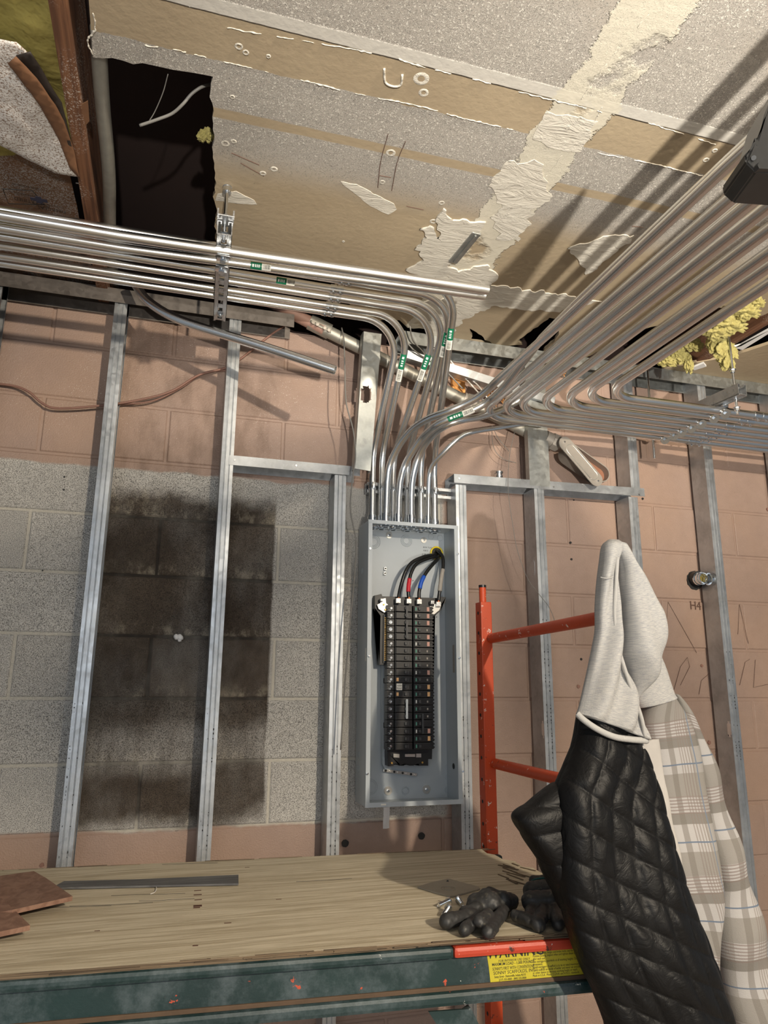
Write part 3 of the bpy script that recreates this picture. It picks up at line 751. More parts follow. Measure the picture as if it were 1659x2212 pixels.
# --- two straight conduits slung under the strut, open ends at right
ZL = 1.172
for k, (py, r, ex_, ey_) in enumerate(((466, .0140, 1054, 627), (493, .0127, 1047, 640))):
    Y0 = PZ(0, py, ZL).y
    e = PZ(ex_, ey_, ZL); P = [V(-2.2, Y0-.01, CZ+ZL), V(-.2, Y0, CZ+ZL), V(e.x, e.y, CZ+ZL)]
    bm = bmesh.new(); sweep(bm, P, r, 24, caps=False); pipe(bm, P[2]-V(.03, 0, 0), P[2], r, r*.88, 24)
    o = fin(bm, 'straight_conduit', EMT, auto=50)
    tag(o, ('upper' if k == 0 else 'lower')+' straight open-ended conduit slung beneath the left strut', 'conduit', 'open-ended straight conduits')
    if k == 1: s = nearest_s(P, 567, 569); sticker(o, P, r, s-.028, s+.03, EYE)
    # strut strap on the underside
    c = V(.075, P[1].y, CZ+ZL); bm = bmesh.new(); pipe(bm, c-V(.014, 0, 0), c+V(.014, 0, 0), r+.0018, r-.001, 24)
    obox(bm, c+V(0, -.002, -r-.004), (1, 0, 0), (0, 1, 0), (0, 0, 1), .034, .030, .003, .001); cyl(bm, c+V(0, 0, -r), c+V(0, 0, -r-.014), .005, 10); cyl(bm, c+V(0, 0, -r-.010), c+V(0, 0, -r-.016), .009, 6)
    fin(bm, 'strut_strap', ZINC, o, auto=40)

# --- strut channels
def strut(name, a, b, label, open_up=True, slots=True, w=.041, h=.041, side=None):
    """slotted channel from a to b (centre of its solid back); opening faces 'side'"""
    a = Vector(a); b = Vector(b); e = (b-a).normalized(); n = side or V(0, 0, 1); n = (n-e*n.dot(e)).normalized(); s = e.cross(n)
    bm = bmesh.new(); Lg = (b-a).length; t = .0026
    # back with slots: strips either side and bridges between holes
    obox(bm, (a+b)/2+s*(w/2-.0065)+n*t/2, e, s, n, Lg, .013, t); obox(bm, (a+b)/2-s*(w/2-.0065)+n*t/2, e, s, n, Lg, .013, t)
    if slots:
        pitch = .048; k = 0
        while k*pitch < Lg:
            l = min(.022, Lg-k*pitch)
            obox(bm, a+e*(k*pitch+l/2)+n*t/2, e, s, n, l, w-.024, t); k += 1
    else: obox(bm, (a+b)/2+n*t/2, e, s, n, Lg, w-.024, t)
    for q in (-1, 1):
        obox(bm, (a+b)/2+s*q*(w/2-t/2)+n*h/2, e, s, n, Lg, t, h)
        obox(bm, (a+b)/2+s*q*(w/2-.006)+n*(h-t/2), e, s, n, Lg, .010, t); obox(bm, (a+b)/2+s*q*(w/2-.0105)+n*(h-.006), e, s, n, Lg, t, .009)
        obox(bm, (a+b)/2+s*q*(w/2-.0045)-n*.0012, e, s, n, Lg, .006, .003)
    o = fin(bm, name, STRUTM, auto=30); tag(o, label, 'strut channel'); return o
def rod(a, b, r, label, nuts=()):
    bm = bmesh.new(); cyl(bm, a, b, r, 12); o = fin(bm, 'threaded_rod', ZINC, auto=40); tag(o, label, 'threaded rod')
    bm = bmesh.new(); z = min(a[2], b[2])
    for q in nuts:
        bm = bmesh.new(); c = Vector(a).lerp(Vector(b), q); cyl(bm, c-V(0, 0, .005), c+V(0, 0, .005), .0095, 6); cyl(bm, c+V(0, 0, .005), c+V(0, 0, .007), .013, 16); fin(bm, 'hex_nut', ZINC, o, auto=30)
    return o
zb = CZ+ZL+.014+.0025
sL = strut('strut_channel', (.072, 1.80, zb), (.094, 2.29, zb), 'slotted strut running under the left conduit rack toward the wall')
# front pipe clamp plates at the near end of the left strut
bm = bmesh.new(); obox(bm, V(.072, 1.802, zb+.045), (1, 0, 0), (0, 1, 0), (0, 0, 1), .046, .05, .004, .001); obox(bm, V(.051, 1.80, zb+.055), (1, 0, 0), (0, 1, 0), (0, 0, 1), .004, .03, .026); obox(bm, V(.093, 1.80, zb+.055), (1, 0, 0), (0, 1, 0), (0, 0, 1), .004, .03, .026)
fin(bm, 'saddle_washer', STRUTM, sL)
rod((.072, 1.815, zb-.012), (.073, 1.83, ZCE-.002), .0048, 'short threaded rod dropping from the ceiling patch to the left strut', (.10, .42, .97))
rod((.094, 2.245, zb-.012), (.094, 2.245, ZCE+.2), .0048, 'threaded rod at the wall end of the left strut, rising into the ceiling gap', (.03, .2))
# cap washer on the rod at the ceiling
bm = bmesh.new(); cyl(bm, (.073, 1.83, ZCE-.018), (.073, 1.83, ZCE-.0005), .012, 18); o = fin(bm, 'rod_anchor', ZINC, auto=40); tag(o, 'round zinc anchor where the left threaded rod meets the ceiling', 'anchor')
# strut on the wall above the panel
o = strut('strut_channel', (.682, 2.585, CZ+.725), (1.055, 2.585, CZ+.725), 'slotted strut fixed to the wall just above the electrical panel', side=V(0, -1, 0))
# --- right-hand rack: seven conduits from the camera turning right along the wall
ZR = 1.0
Rx = [1168, 1203, 1236, 1282, 1332, 1364, 1409]; Ry = [941, 930, 921, 909, 897, 881, 867]
nm = ['leftmost', 'second from the left', 'third from the left', 'middle one', 'third from the right', 'second from the right', 'rightmost']
RR = .0153; RO = []; RP = []
for i in range(7):
    X = PZ(Rx[i], 780, ZR).x; Y = PZ(1400, Ry[i], ZR).y
    P = fillet([V(X, -1.6, CZ+ZR), V(X, Y, CZ+ZR), V(4.3, Y, CZ+ZR)], [.135], 20); RP.append(P)
    o = conduit('turned_conduit', P, RR, '%s of the seven conduits turning right under the ceiling' % nm[i], 'right-hand conduits turning along the wall', n=24); RO.append(o)
    # pipe hanger clip under the strut with its bright bolt, and two-screw coupling past it
    t = (Y-2.08)/(2.40-2.08); cx = 1.925+(1.900-1.925)*t
    bm = bmesh.new(); c = V(cx, Y, CZ+ZR); pipe(bm, c-V(.011, 0, 0), c+V(.011, 0, 0), RR+.002, RR-.001, 24)
    q_ = c+V(-.006, -.012, -RR+.002); w_ = V(-.1, -.75, -.66); cyl(bm, q_, q_+w_*.006, .0185, 22); cyl(bm, q_+w_*.006, q_+w_*.013, .009, 6)
    obox(bm, c+V(0, 0, RR+.006), (1, 0, 0), (0, 1, 0), (0, 0, 1), .026, .024, .012, .001)
    fin(bm, 'pipe_clip', ZINC, o, auto=40)
    coupling(o, V(cx+.145+.02*(i == 6), Y, CZ+ZR), (1, 0, 0), RR, V(0, -.3, -1), .07)
    bm = bmesh.new()                       # embossed-looking print along the bends
    s0 = nearest_s(P, Rx[i]-10, 800); 
rs = strut('strut_channel', (1.925, 1.985, CZ+ZR+RR+.012), (1.880, 2.50, CZ+ZR+RR+.012), 'upper half of the double strut above the right-hand conduits', slots=False)
rod((1.925, 2.02, CZ+ZR-.035), (1.925, 2.02, ZCE+.25), .0048, 'long threaded rod hanging the right strut, beside the yellow insulation', (.03, .16, .26))
rod((1.888, 2.452, CZ+ZR-.075), (1.888, 2.452, ZCE-.002), .0048, 'threaded rod at the wall end of the right strut, behind the bends', (.2, .3))
# --- four conduits leaving the front knockouts of the panel
def pxpath(Q, per=6): return catmull([PY(x, y, Y) if Y > 0 else PZ(x, y, -Y) for x, y, Y in Q], per)
ZT = CZ+.5775
f1 = [(836, 1048, 2.485), (842, 1005, 2.47), (861, 964, 2.42), (890, 928, 2.35), (925, 905, 2.28), (965, 890, 2.22), (1006, 872, 2.18), (1044, 850, 2.13), (1078, 818, 2.05), (1119, 780, -1.0), (1209, 700, -1.0)]
F1 = [V(PY(833, 1110, 2.485).x, 2.485, ZT)] + pxpath(f1) + [V(.992, 1.0, CZ+1.0), V(.985, -1.6, CZ+1.0)]
f2 = [(861, 1077, 2.485), (865, 1038, 2.48), (874, 1007, 2.47), (890, 977, 2.43), (914.5, 942.5, 2.37), (943.5, 918, 2.29), (975, 903, 2.25), (1020, 886, 2.22), (1058, 864, 2.18), (1092, 832, 2.08)]
F2 = [V(PY(859.6, 1110, 2.485).x, 2.485, ZT)] + pxpath(f2) + [V(1.052, 1.85, CZ+1.055), V(1.046, 1.6, CZ+1.06), V(1.042, 1.0, CZ+1.06), V(1.035, -1.6, CZ+1.06)]
f3 = [(888, 1077, 2.485), (890, 1044, 2.48), (896, 1013, 2.47), (903, 988, 2.455), (919, 955, 2.43), (940.5, 925, 2.40), (968, 902, 2.375), (994, 893, 2.35), (1020, 903-10, 2.33), (1040, 900, 2.38), (1060, 892, 2.40), (1094, 878, 2.39), (1133, 857, 2.36), (1170, 836, 2.31)]
f3 = [(888, 1077, 2.485), (890, 1044, 2.48), (896, 1013, 2.47), (905, 985, 2.45), (919, 960, 2.41), (941, 935, 2.35), (968, 917, 2.29), (1000, 907, 2.28), (1040, 900, 2.33), (1094, 880, 2.38), (1133, 857, 2.35), (1175, 830, 2.28)]
F3 = [V(PY(888, 1112, 2.485).x, 2.485, ZT)] + pxpath(f3) + [V(1.19, 2.02, CZ+1.06), V(1.178, 1.7, CZ+1.065), V(1.172, -1.6, CZ+1.065)]
f4 = [(925, 1077, 2.485), (925.5, 1062, 2.485), (928, 1026, 2.475), (936, 1003, 2.45), (956, 980, 2.41), (981, 955, 2.38), (1001, 940, 2.37), (1020, 934, 2.37), (1040, 930, 2.385), (1103, 920, 2.43), (1190, 905, 2.43)]
F4 = [V(PY(924, 1116, 2.485).x, 2.485, ZT)] + pxpath(f4) + [V(1.75, 2.425, CZ+1.045), V(3.2, 2.425, CZ+1.045)]
FO = []
for F_, r, lab in ((F1, .0128, 'leftmost front conduit curving from the panel up to the ceiling run'), (F2, .0128, 'second front conduit from the panel, with a green sticker'), (F3, .0128, 'third front conduit from the panel, passing behind the right-hand bends'), (F4, .0090, 'thin rightmost front conduit curving right from the panel')):
    bm = bmesh.new(); sweep(bm, F_, r, 20); o = fin(bm, 'front_conduit', EMT, auto=50); tag(o, lab, 'conduit', 'front conduits from the panel'); FO.append(o)
    connector(o, F_[0], r)
s = nearest_s(F2, 1000, 893); sticker(FO[1], F2, .0128, s-.05, s+.045, EYE)
# --- broken length of conduit hanging from the ceiling gap
bq = [PY(288, 606, 2.40), PY(310, 640, 2.38), PY(335, 662, 2.36), (PY(375, 685, 2.335)), PY(430, 706, 2.31), PY(560, 746, 2.25), PY(724, 800, 2.17)]
pts = catmull(bq, 8); e = pts[-1]; d = (pts[-1]-pts[-2]).normalized(); r = .0155
bm = bmesh.new(); sweep(bm, pts, r, 22, caps=False); pipe(bm, e-d*.02, e, r, r*.9, 22); sweep(bm, [pts[-1]-d*.021, pts[-1]-d*.02], r*.95, 22)
o = fin(bm, 'broken_conduit', EMT, auto=50); tag(o, 'loose cut conduit slanting across the wall below the left rack', 'conduit')
# --- old large service pipe slanting behind everything, and its elbow fitting
a = PY(560, 640, 2.52); b = PY(700, 712, 2.52); c = PY(1000, 860, 2.53); d_ = PY(1195, 962, 2.55); r = .024
root = thing('service_pipe', 'thick old service pipe slanting down behind the bent conduits, half painted pink', 'pipe', (a.x, a.y, min(a.z, d_.z)))
bm = bmesh.new(); cyl(bm, a+(a-b)*.3, b, r, 28); fin(bm, 'painted_length', PINKPIPE, root, auto=40)
bm = bmesh.new(); cyl(bm, b, d_, r, 28); fin(bm, 'bare_length', OLDPIPE, root, auto=40)
e = (d_-a).normalized(); m0 = PY(668, 696, 2.52); m1 = PY(712, 718, 2.52); m0 = a+e*(m0-a).dot(e); m1 = a+e*(m1-a).dot(e)
bm = bmesh.new(); pipe(bm, m0, m1, r+.006, r, 28)
dn = V(0, -1, -.2); dn = (dn-e*dn.dot(e)).normalized(); obox(bm, (m0+m1)/2+dn*(r+.006)+V(0, 0, -.008), e, V(0, 0, 1), dn, (m1-m0).length, .012, .008, .002)
cp = fin(bm, 'clamp_coupling', OLDPIPE, root, auto=40)
for t in (.12, .32, .68, .88):
    bm = bmesh.new(); q = m0.lerp(m1, t)+dn*(r+.008)+V(0, 0, -.010); cyl(bm, q, q+dn*.010, .0065, 10); fin(bm, 'bolt_head', LBM, cp, auto=40)
m2 = PY(1000, 862, 2.53); m2 = a+e*(m2-a).dot(e)
bm = bmesh.new(); cyl(bm, m2, m2+e*.055, r+.007, 24); cyl(bm, m2+e*.012, m2+e*.04, r+.010, 8); fin(bm, 'hex_coupling', LBM, root, auto=30)
# elbow conduit body with two long oval covers
root = thing('conduit_body', 'large cast conduit body with a long oval cover hanging open, above the right header', 'conduit body', PY(1265, 1050, 2.50))
def stadium(c0, c1, r0, n=12):
    d = (c1-c0).normalized(); w = V(0, 1, 0).cross(d) if False else V(-d.z, 0, d.x); out = []
    for k in range(n+1): a = -pi/2+pi*k/n; out.append(c1+(d*cos(a)+w*sin(a))*r0)
    for k in range(n+1): a = pi/2+pi*k/n; out.append(c0+(d*cos(a)+w*sin(a))*r0)
    return out
def flatten(p, Y): d = p-EYE; return EYE+d*(Y/d.y)
Yb = 2.49; s0 = PY(1238, 978, Yb); s1 = PY(1300, 1022, Yb)
bm = bmesh.new(); P = stadium(s0, s1, .037); O = [p+V(0, .055, 0) for p in P]; I = stadium(s0, s1, .033)
A = [bm.verts.new(p) for p in P]; B = [bm.verts.new(p) for p in O]; C = [bm.verts.new(p) for p in I]; D = [bm.verts.new(p+V(0, .035, 0)) for p in I]
n = len(A)
for i in range(n):
    j = (i+1) % n; bm.faces.new((A[i], B[i], B[j], A[j])); bm.faces.new((A[i], A[j], C[j], C[i])); bm.faces.new((C[i], C[j], D[j], D[i]))
bm.faces.new(B)
fin(bm, 'body', LBM, root, auto=40)
bm = bmesh.new(); bm.faces.new([bm.verts.new(p+V(0, .034, 0)) for p in I]); fin(bm, 'inner_back', RUSTY, root)
bm = bmesh.new(); q0 = PY(1190, 952, 2.52); cyl(bm, q0-e*.03, q0+e*.035, .031, 20); cyl(bm, q0, q0+e*.03, .036, 8); fin(bm, 'compression_nut', LBM, root, auto=30)
Yc = 2.455; s0 = PY(1222, 958, Yc); s1 = PY(1288, 1035, Yc)
bm = bmesh.new(); prism(bm, stadium(s0, s1, .029), V(0, .004, 0)); cv = fin(bm, 'oval_cover', LBM, root, auto=40)
bm = bmesh.new(); dd = (s1-s0).normalized(); P = [p+V(0, -.001, 0) for p in stadium(s0+dd*.03, s1-dd*.02, .019)]; sweep(bm, P+[P[0]], .0016, 6); fin(bm, 'raised_border', SILVER, cv, True)
for q in (s0-dd*.008, s1+dd*.010):
    bm = bmesh.new(); cyl(bm, q+V(0, .001, 0), q+V(0, -.004, 0), .004, 12); fin(bm, 'cover_screw', ZINC, cv, auto=40)

# --- loose wires
def wire(name, P, r, label, mat, cat='cable', per=8, n=10, group=None):
    bm = bmesh.new(); sweep(bm, catmull(P, per), r, n); o = fin(bm, name, mat, None, True); tag(o, label, cat, group); return o
wire('wall_cable', [PY(x, y, Y) for x, y, Y in ((-60, 826, 2.585), (20, 832, 2.585), (60, 845, 2.58), (90, 870, 2.58), (125, 882, 2.575), (220, 876, 2.57), (300, 864, 2.575), (370, 845, 2.57), (430, 810, 2.57), (486, 795, 2.58), (520, 775, 2.59), (580, 727, 2.59), (625, 695, 2.585), (640, 668, 2.55))], .0042, 'pink-painted cable sagging along the wall through the left studs', WIREB)
wire('wall_cable', [PY(x, y, Y) for x, y, Y in ((255, 874, 2.585), (330, 866, 2.58), (390, 838, 2.58), (440, 806, 2.585), (490, 800, 2.59))], .0030, 'second thinner painted cable twisted with the sagging wall cable', WIREB)
wire('hanging_cable', [PY(x, y, Y) for x, y, Y in ((738, 708, 2.50), (743, 735, 2.46), (745, 800, 2.44), (748, 870, 2.43), (763, 930, 2.425), (768, 985, 2.42), (762, 1030, 2.42), (757, 1100, 2.42), (769, 1170, 2.42), (766, 1240, 2.42), (756, 1350, 2.42), (745, 1480, 2.43), (736, 1620, 2.44))], .0026, 'thin grey cable hanging down the wall left of the electrical panel', WIREG)
for k, Q in enumerate((((870, 715, 2.45), (880, 740, 2.44), (905, 765, 2.46), (960, 800, 2.48), (1000, 840, 2.48)), ((930, 750, 2.52), (960, 765, 2.5), (990, 800, 2.5), (1035, 850, 2.5)), ((885, 700, 2.45), (892, 735, 2.47), (915, 762, 2.5), (925, 790, 2.5), (921, 760, 2.5)), ((1000, 810, 2.5), (1030, 830, 2.5), (1060, 870, 2.52)), ((1000, 850, 2.55), (1030, 856, 2.52), (1070, 880, 2.53)))):
    wire('loose_wire', [PY(*q) for q in Q], .0028, ['grey wire looping out of the ceiling gap behind the bent conduits', 'pale wire crossing the old service pipe', 'short curled wire hanging among the conduit bends', 'pale wire end beside the service pipe coupling', 'grey wire lying above the service pipe end'][k], WIREW if k in (1, 3) else WIREG)
wire('tie_wire', [PY(x, y, Y) for x, y, Y in ((1100, 975, 2.55), (1075, 945, 2.56), (1063, 920, 2.56), (1066, 965, 2.55), (1085, 990, 2.55), (1115, 1000, 2.55))], .0012, 'thin looped tie wire on the wall right of the conduits', WIREG, 'wire')
wire('pull_string', [PY(x, y, Y) for x, y, Y in ((1112, 930, 2.5), (1100, 990, 2.5), (1098, 1060, 2.47), (1107, 1130, 2.47), (1118, 1190, 2.47), (1140, 1250, 2.46), (1168, 1288, 2.46), (1185, 1310, 2.46), (1196, 1335, 2.46), (1197, 1350, 2.46))], .0011, 'thin grey string hanging over the right header', WIREG, 'string')
wire('ceiling_cable', [PZ(x, y, z) for x, y, z in ((470, 180, 1.44), (440, 186, 1.40), (415, 202, 1.38), (395, 225, 1.36), (372, 245, 1.35), (340, 258, 1.34), (302, 271, 1.33))], .0038, 'cut grey cable sticking out of the dark ceiling opening', WIREG)
wire('tie_wire', [PZ(x, y, z) for x, y, z in ((363, 160, 1.37), (352, 200, 1.36), (335, 240, 1.35), (322, 262, 1.34))], .0012, 'thin wire hanging inside the dark ceiling opening', WIREG, 'wire')

# ================================================================== ROOF SPACE CONTENTS
def pz(x, y, z): return PZ(x, y, z)
# joists running toward the wall
for (xa, xb, lab, cat) in ((-.325, -.287, 'rough timber joist beside the dark ceiling opening', 1), (.92, .96, 'hidden timber joist over the joint-compound seam', 0), (2.10, 2.14, 'dark joist showing in the insulation gap at right', 1), (1.60, 1.64, 'dark joist behind the conduit bends', 1)):
    if not cat: continue
    bm = bmesh.new(); z0 = 1.365 if xa > 0 else 1.352
    box(bm, (xa, -1.1, CZ+z0), (xb, YW-.01, CZ+z0+.19), .003)
    o = fin(bm, 'roof_joist', JOIST); tag(o, lab, 'joist')
    if xa == -.325:
        bm = bmesh.new(); prism(bm, [pz(176, 226, 1.349), pz(190, 218, 1.349), pz(193, 262, 1.349), pz(184, 272, 1.349)], V(0, 0, .002)); fin(bm, 'torn_label', KBROWN, o)
        bm = bmesh.new(); cyl(bm, pz(164, 395, 1.36), pz(178, 397, 1.36), .002, 8); fin(bm, 'nail', ZINC, o)
bm = bmesh.new(); box(bm, (-2.2, 1.95, CZ+1.40), (-.40, 1.99, CZ+1.54), .002)
# curved steel duct strip beside the joist
pts = catmull([pz(213, 60, 1.385), pz(215, 130, 1.385), pz(222, 230, 1.385), pz(232, 330, 1.385), pz(236, 400, 1.385), pz(238, 500, 1.40), pz(246, 620, 1.42)], 8)
bm = bmesh.new(); sweep(bm, pts, .018, 20); o = fin(bm, 'roof_conduit', OLDPIPE, None, True); tag(o, 'dim steel conduit running along the joist inside the ceiling opening', 'conduit')
# kraft faced insulation: sagging sheets
def sheet(name, corners, nu, nv, z, amp, mat, label, cat, seed=0, th=.004, sag=None, kind=None, parent=None):
    """corners: 4 pixel corners (tl, tr, br, bl) at height z (list of 4)"""
    bm = bmesh.new(); K = [pz(c[0], c[1], zz) for c, zz in zip(corners, z)]
    g_ = []
    for j in range(nv+1):
        row = []
        for i in range(nu+1):
            u, v = i/nu, j/nv; p = K[0].lerp(K[1], u).lerp(K[3].lerp(K[2], u), v)
            h = amp*(nz((p.x*5, p.y*5, seed))+.4*nz((p.x*16, p.y*16, seed)))
            if sag: h -= sag(u, v)
            row.append(bm.verts.new(p+V(0, 0, h)))
        g_.append(row)
    for j in range(nv):
        for i in range(nu): bm.faces.new((g_[j][i], g_[j][i+1], g_[j+1][i+1], g_[j+1][i]))
    bmesh.ops.solidify(bm, geom=bm.faces, thickness=th)
    o = fin(bm, name, mat, parent, True)
    if parent is None: tag(o, label, cat, None, kind)
    return o
rb = thing('insulation_batt', 'paper-faced insulation batt with white overspray hanging open at the upper left', 'insulation', pz(60, 300, 1.36))
sheet('yellow_core', [(-260, -160), (118, -60), (165, 330), (-260, 330)], 26, 26, [1.395]*4, .03, FIB2, '', '', 1, .03, parent=rb)
sheet('paper_facing', [(-300, 265), (140, 330), (212, 640), (-300, 560)], 40, 30, [1.37, 1.385, 1.38, 1.37], .018, KRAFT, '', '', 4, parent=rb)
# heavy-oversprayed flap: polygon sheet with curled edge
def polysheet(name, poly, z, mat, parent, amp, seed, step=.02, th=.003, tilt=None):
    P = [pz(x, y, z) for x, y in poly]
    bm = bmesh.new(); vs = [bm.verts.new(p) for p in P]; f = bm.faces.new(vs)
    bmesh.ops.triangulate(bm, faces=[f])
    for k in range(5): 
        es = [e for e in bm.edges if e.calc_length() > step]
        if not es: break
        bmesh.ops.subdivide_edges(bm, edges=es, cuts=1); bmesh.ops.triangulate(bm, faces=bm.faces)
    for v in bm.verts:
        v.co.z += amp*(nz((v.co.x*6, v.co.y*6, seed))+.35*nz((v.co.x*22, v.co.y*22, seed)))
        if tilt: v.co.z += tilt(v.co)
    bmesh.ops.solidify(bm, geom=bm.faces, thickness=th)
    return fin(bm, name, mat, parent, True)
polysheet('oversprayed_flap', [(-160, 60), (0, 88), (35, 95), (62, 118), (100, 195), (132, 260), (150, 330), (168, 378), (120, 372), (60, 345), (0, 310), (-160, 240)], 1.345, KRAFTD, rb, .012, 3)
polysheet('curled_edge', [(18, 132), (35, 118), (80, 165), (120, 225), (138, 262), (160, 330), (172, 384), (150, 360), (125, 300), (88, 225), (50, 172)], 1.335, KBROWN, rb, .010, 6)
polysheet('dark_curled_back', [(35, 118), (66, 108), (98, 162), (134, 222), (152, 300), (162, 345), (138, 262), (120, 225), (80, 165)], 1.340, KDARK, rb, .008, 8)
q = pz(94, 462, 1.347)
for body, px, py, sz, sq in (('CERTIFIED', 90, 437, .022, .9), ('MANUFACTURER DECLARES', 80, 424, .008, .9), ('100% Recycled paper', 82, 430, .006, .9), ('CERTIFICATION SYSTEMS', 88, 408, .009, .9), ('FIBERGLAS', 142, 456, .020, 1.0), ('TITLE 24 CALIFORNIA', 138, 448, .007, 1.0)):
    text_obj(body, sz, pz(px, py, 1.347), (-1, -.05, 0), (-.05, 1, 0), INK, rb, squash=sq*.8)
bm = bmesh.new(); P = [(6, 408), (70, 412), (96, 442), (18, 440), (6, 408)]; sweep(bm, [pz(x, y, 1.347) for x, y in P], .0012, 5); fin(bm, 'printed_frame', INK, rb)
bm = bmesh.new(); c = pz(84, 432, 1.346); obox(bm, c, (1, 0, 0), (0, 1, 0), (0, 0, 1), .045, .014, .001); obox(bm, c, (1, 0, 0), (0, 1, 0), (0, 0, 1), .016, .03, .0012); fin(bm, 'printed_cross', plain('faded_blue_ink', L(58, 58, 78), .7), rb)
# yellow fiberglass tufts at the right-hand opening and a scrap in the dark opening
def tuft(lumps, label, seed, jagm=.5):
    bm = bmesh.new()
    for c, s in lumps:
        r = bmesh.ops.create_icosphere(bm, subdivisions=5, radius=1)
        for v in r['verts']:
            d = v.co.copy(); k = .8+jagm*.8*nz(d*1.3+Vector((seed, 0, 0)))+.35*nz(d*3.1+Vector((seed, 1, 0)))+.13*nz(d*9)+.12*nz(d*24)
            v.co = Vector(c)+Vector((d.x*s[0], d.y*s[1], d.z*s[2]))*k
    o = fin(bm, 'insulation_tuft', FIB, None, True); tag(o, label, 'insulation', None); return o
def T(x, y, Y): return PY(x, y, Y)
tuft([(T(1560, 752, 2.05), (.055, .035, .05)), (T(1548, 722, 2.07), (.035, .03, .04)), (T(1568, 780, 2.04), (.030, .025, .045)), (T(1580, 765, 2.04), (.022, .02, .03)), (T(1538, 745, 2.06), (.02, .02, .04))], 'yellow fiberglass tuft hanging beside the right threaded rod', 3)
tuft([(T(1575, 700, 1.95), (.075, .04, .035)), (T(1610, 672, 1.90), (.06, .04, .03)), (T(1545, 715, 1.98), (.05, .04, .03)), (T(1635, 655, 1.88), (.03, .03, .02))], 'larger yellow fiberglass tuft above the rod, against the outer conduit', 7)
tuft([(T(1465, 765, 2.2), (.05, .03, .045)), (T(1445, 780, 2.22), (.05, .03, .025)), (T(1488, 785, 2.18), (.018, .02, .045)), (T(1500, 745, 2.16), (.04, .03, .03))], 'yellow fiberglass tuft left of the right threaded rod', 12)
tuft([(T(447, 292, 1.72), (.022, .02, .018)), (T(436, 297, 1.72), (.014, .015, .009))], 'small pale fiberglass scrap at the edge of the dark opening', 17, .7)
# torn white board edges in the right opening
for k, (P, lab) in enumerate((([(1585, 752), (1600, 748), (1665, 712), (1665, 718), (1604, 756)], 'white torn board edge at the far right of the insulation gap'), ([(1495, 795), (1520, 785), (1526, 792), (1500, 800)], 'small white board scrap under the insulation tufts'))):
    bm = bmesh.new(); prism(bm, [pz(x, y, 1.352) for x, y in P], V(0, 0, .012)); tag(fin(bm, 'board_scrap', WHITET), lab, 'board scrap')
bm = bmesh.new(); box(bm, PY(978, 845, 2.58), PY(1000, 800, 2.60)); tag(fin(bm, 'timber_block', SPLINT), 'raw orange timber end behind the service pipe', 'timber')
bm = bmesh.new()
for k in range(26):
    c = PY(1195+rnd.uniform(-18, 18), 800+rnd.uniform(-12, 10), 2.56)
    sweep(bm, catmull([c+V(rnd.uniform(-.03, .03), rnd.uniform(-.01, .01), rnd.uniform(-.02, .02)) for j in range(4)], 4), .0010, 5)
for k in range(20):
    c = PY(1065+rnd.uniform(-20, 25), 862+rnd.uniform(-14, 14), 2.56)
    sweep(bm, catmull([c+V(rnd.uniform(-.02, .02), rnd.uniform(-.01, .01), rnd.uniform(-.02, .02)) for j in range(3)], 3), .0014, 5)
tag(fin(bm, 'straw_debris', SPLINT, None, True), 'tangle of straw and fibres caught on the loose track', 'debris', None, 'stuff')

# ================================================================== ELECTRICAL PANEL
YF = 2.45; YBK = 2.588
pan = thing('electrical_panel', 'open grey breaker panel full of black breakers, without its cover', 'breaker panel', (.832, YBK, CZ-.388))
x0, x1, z0, z1 = .663, 1.003, CZ-.386, CZ+.5775
bm = bmesh.new(); t = .0016
box(bm, (x0, YBK-t, z0), (x1, YBK, z1))
box(bm, (x0, YF, z0), (x0+t, YBK-t, z1)); box(bm, (x1-t, YF, z0), (x1, YBK-t, z1))
box(bm, (x0+t, YF, z1-t), (x1-t, YBK-t, z1)); box(bm, (x0+t, YF, z0), (x1-t, YBK-t, z0+t))
box(bm, (x0-.001, YF-.0016, z0+.012), (x0+.0135, YF, z1-.011)); box(bm, (x1-.0135, YF-.0016, z0+.012), (x1+.001, YF, z1-.011))
box(bm, (x0-.002, YF-.003, z1-.012), (x1+.002, YF-.0005, z1+.001)); box(bm, (x0-.002, YF-.003, z0-.001), (x1+.002, YF-.0005, z0+.014))
box(bm, (x0+.0115, YF, z0+.012), (x0+.0135, YF+.008, z1-.011)); box(bm, (x1-.0135, YF, z0+.012), (x1-.0115, YF+.008, z1-.011))
fin(bm, 'enclosure', GREYBOX, pan)
YI = YBK-.0022
def I(px, py, Y=YI): return PY(px, py, Y)
for px, py, R in ((807, 1170, (.026, .020, .015)), (878, 1168, (.022, .017, .012)), (931, 1159, (.011,)), (951, 1162, (.011,)), (876, 1708, (.013, .009)), (968, 1656, (.011,)), (968, 1678, (.011,)), (968, 1706, (.012, .008)), (800, 1700, (.026, .02))):
    bm = bmesh.new()
    for r in R: ring(bm, I(px, py), (0, 1, 0), r, .0013, 30, 6)
    fin(bm, 'knockout', GREYBOX, pan, True)
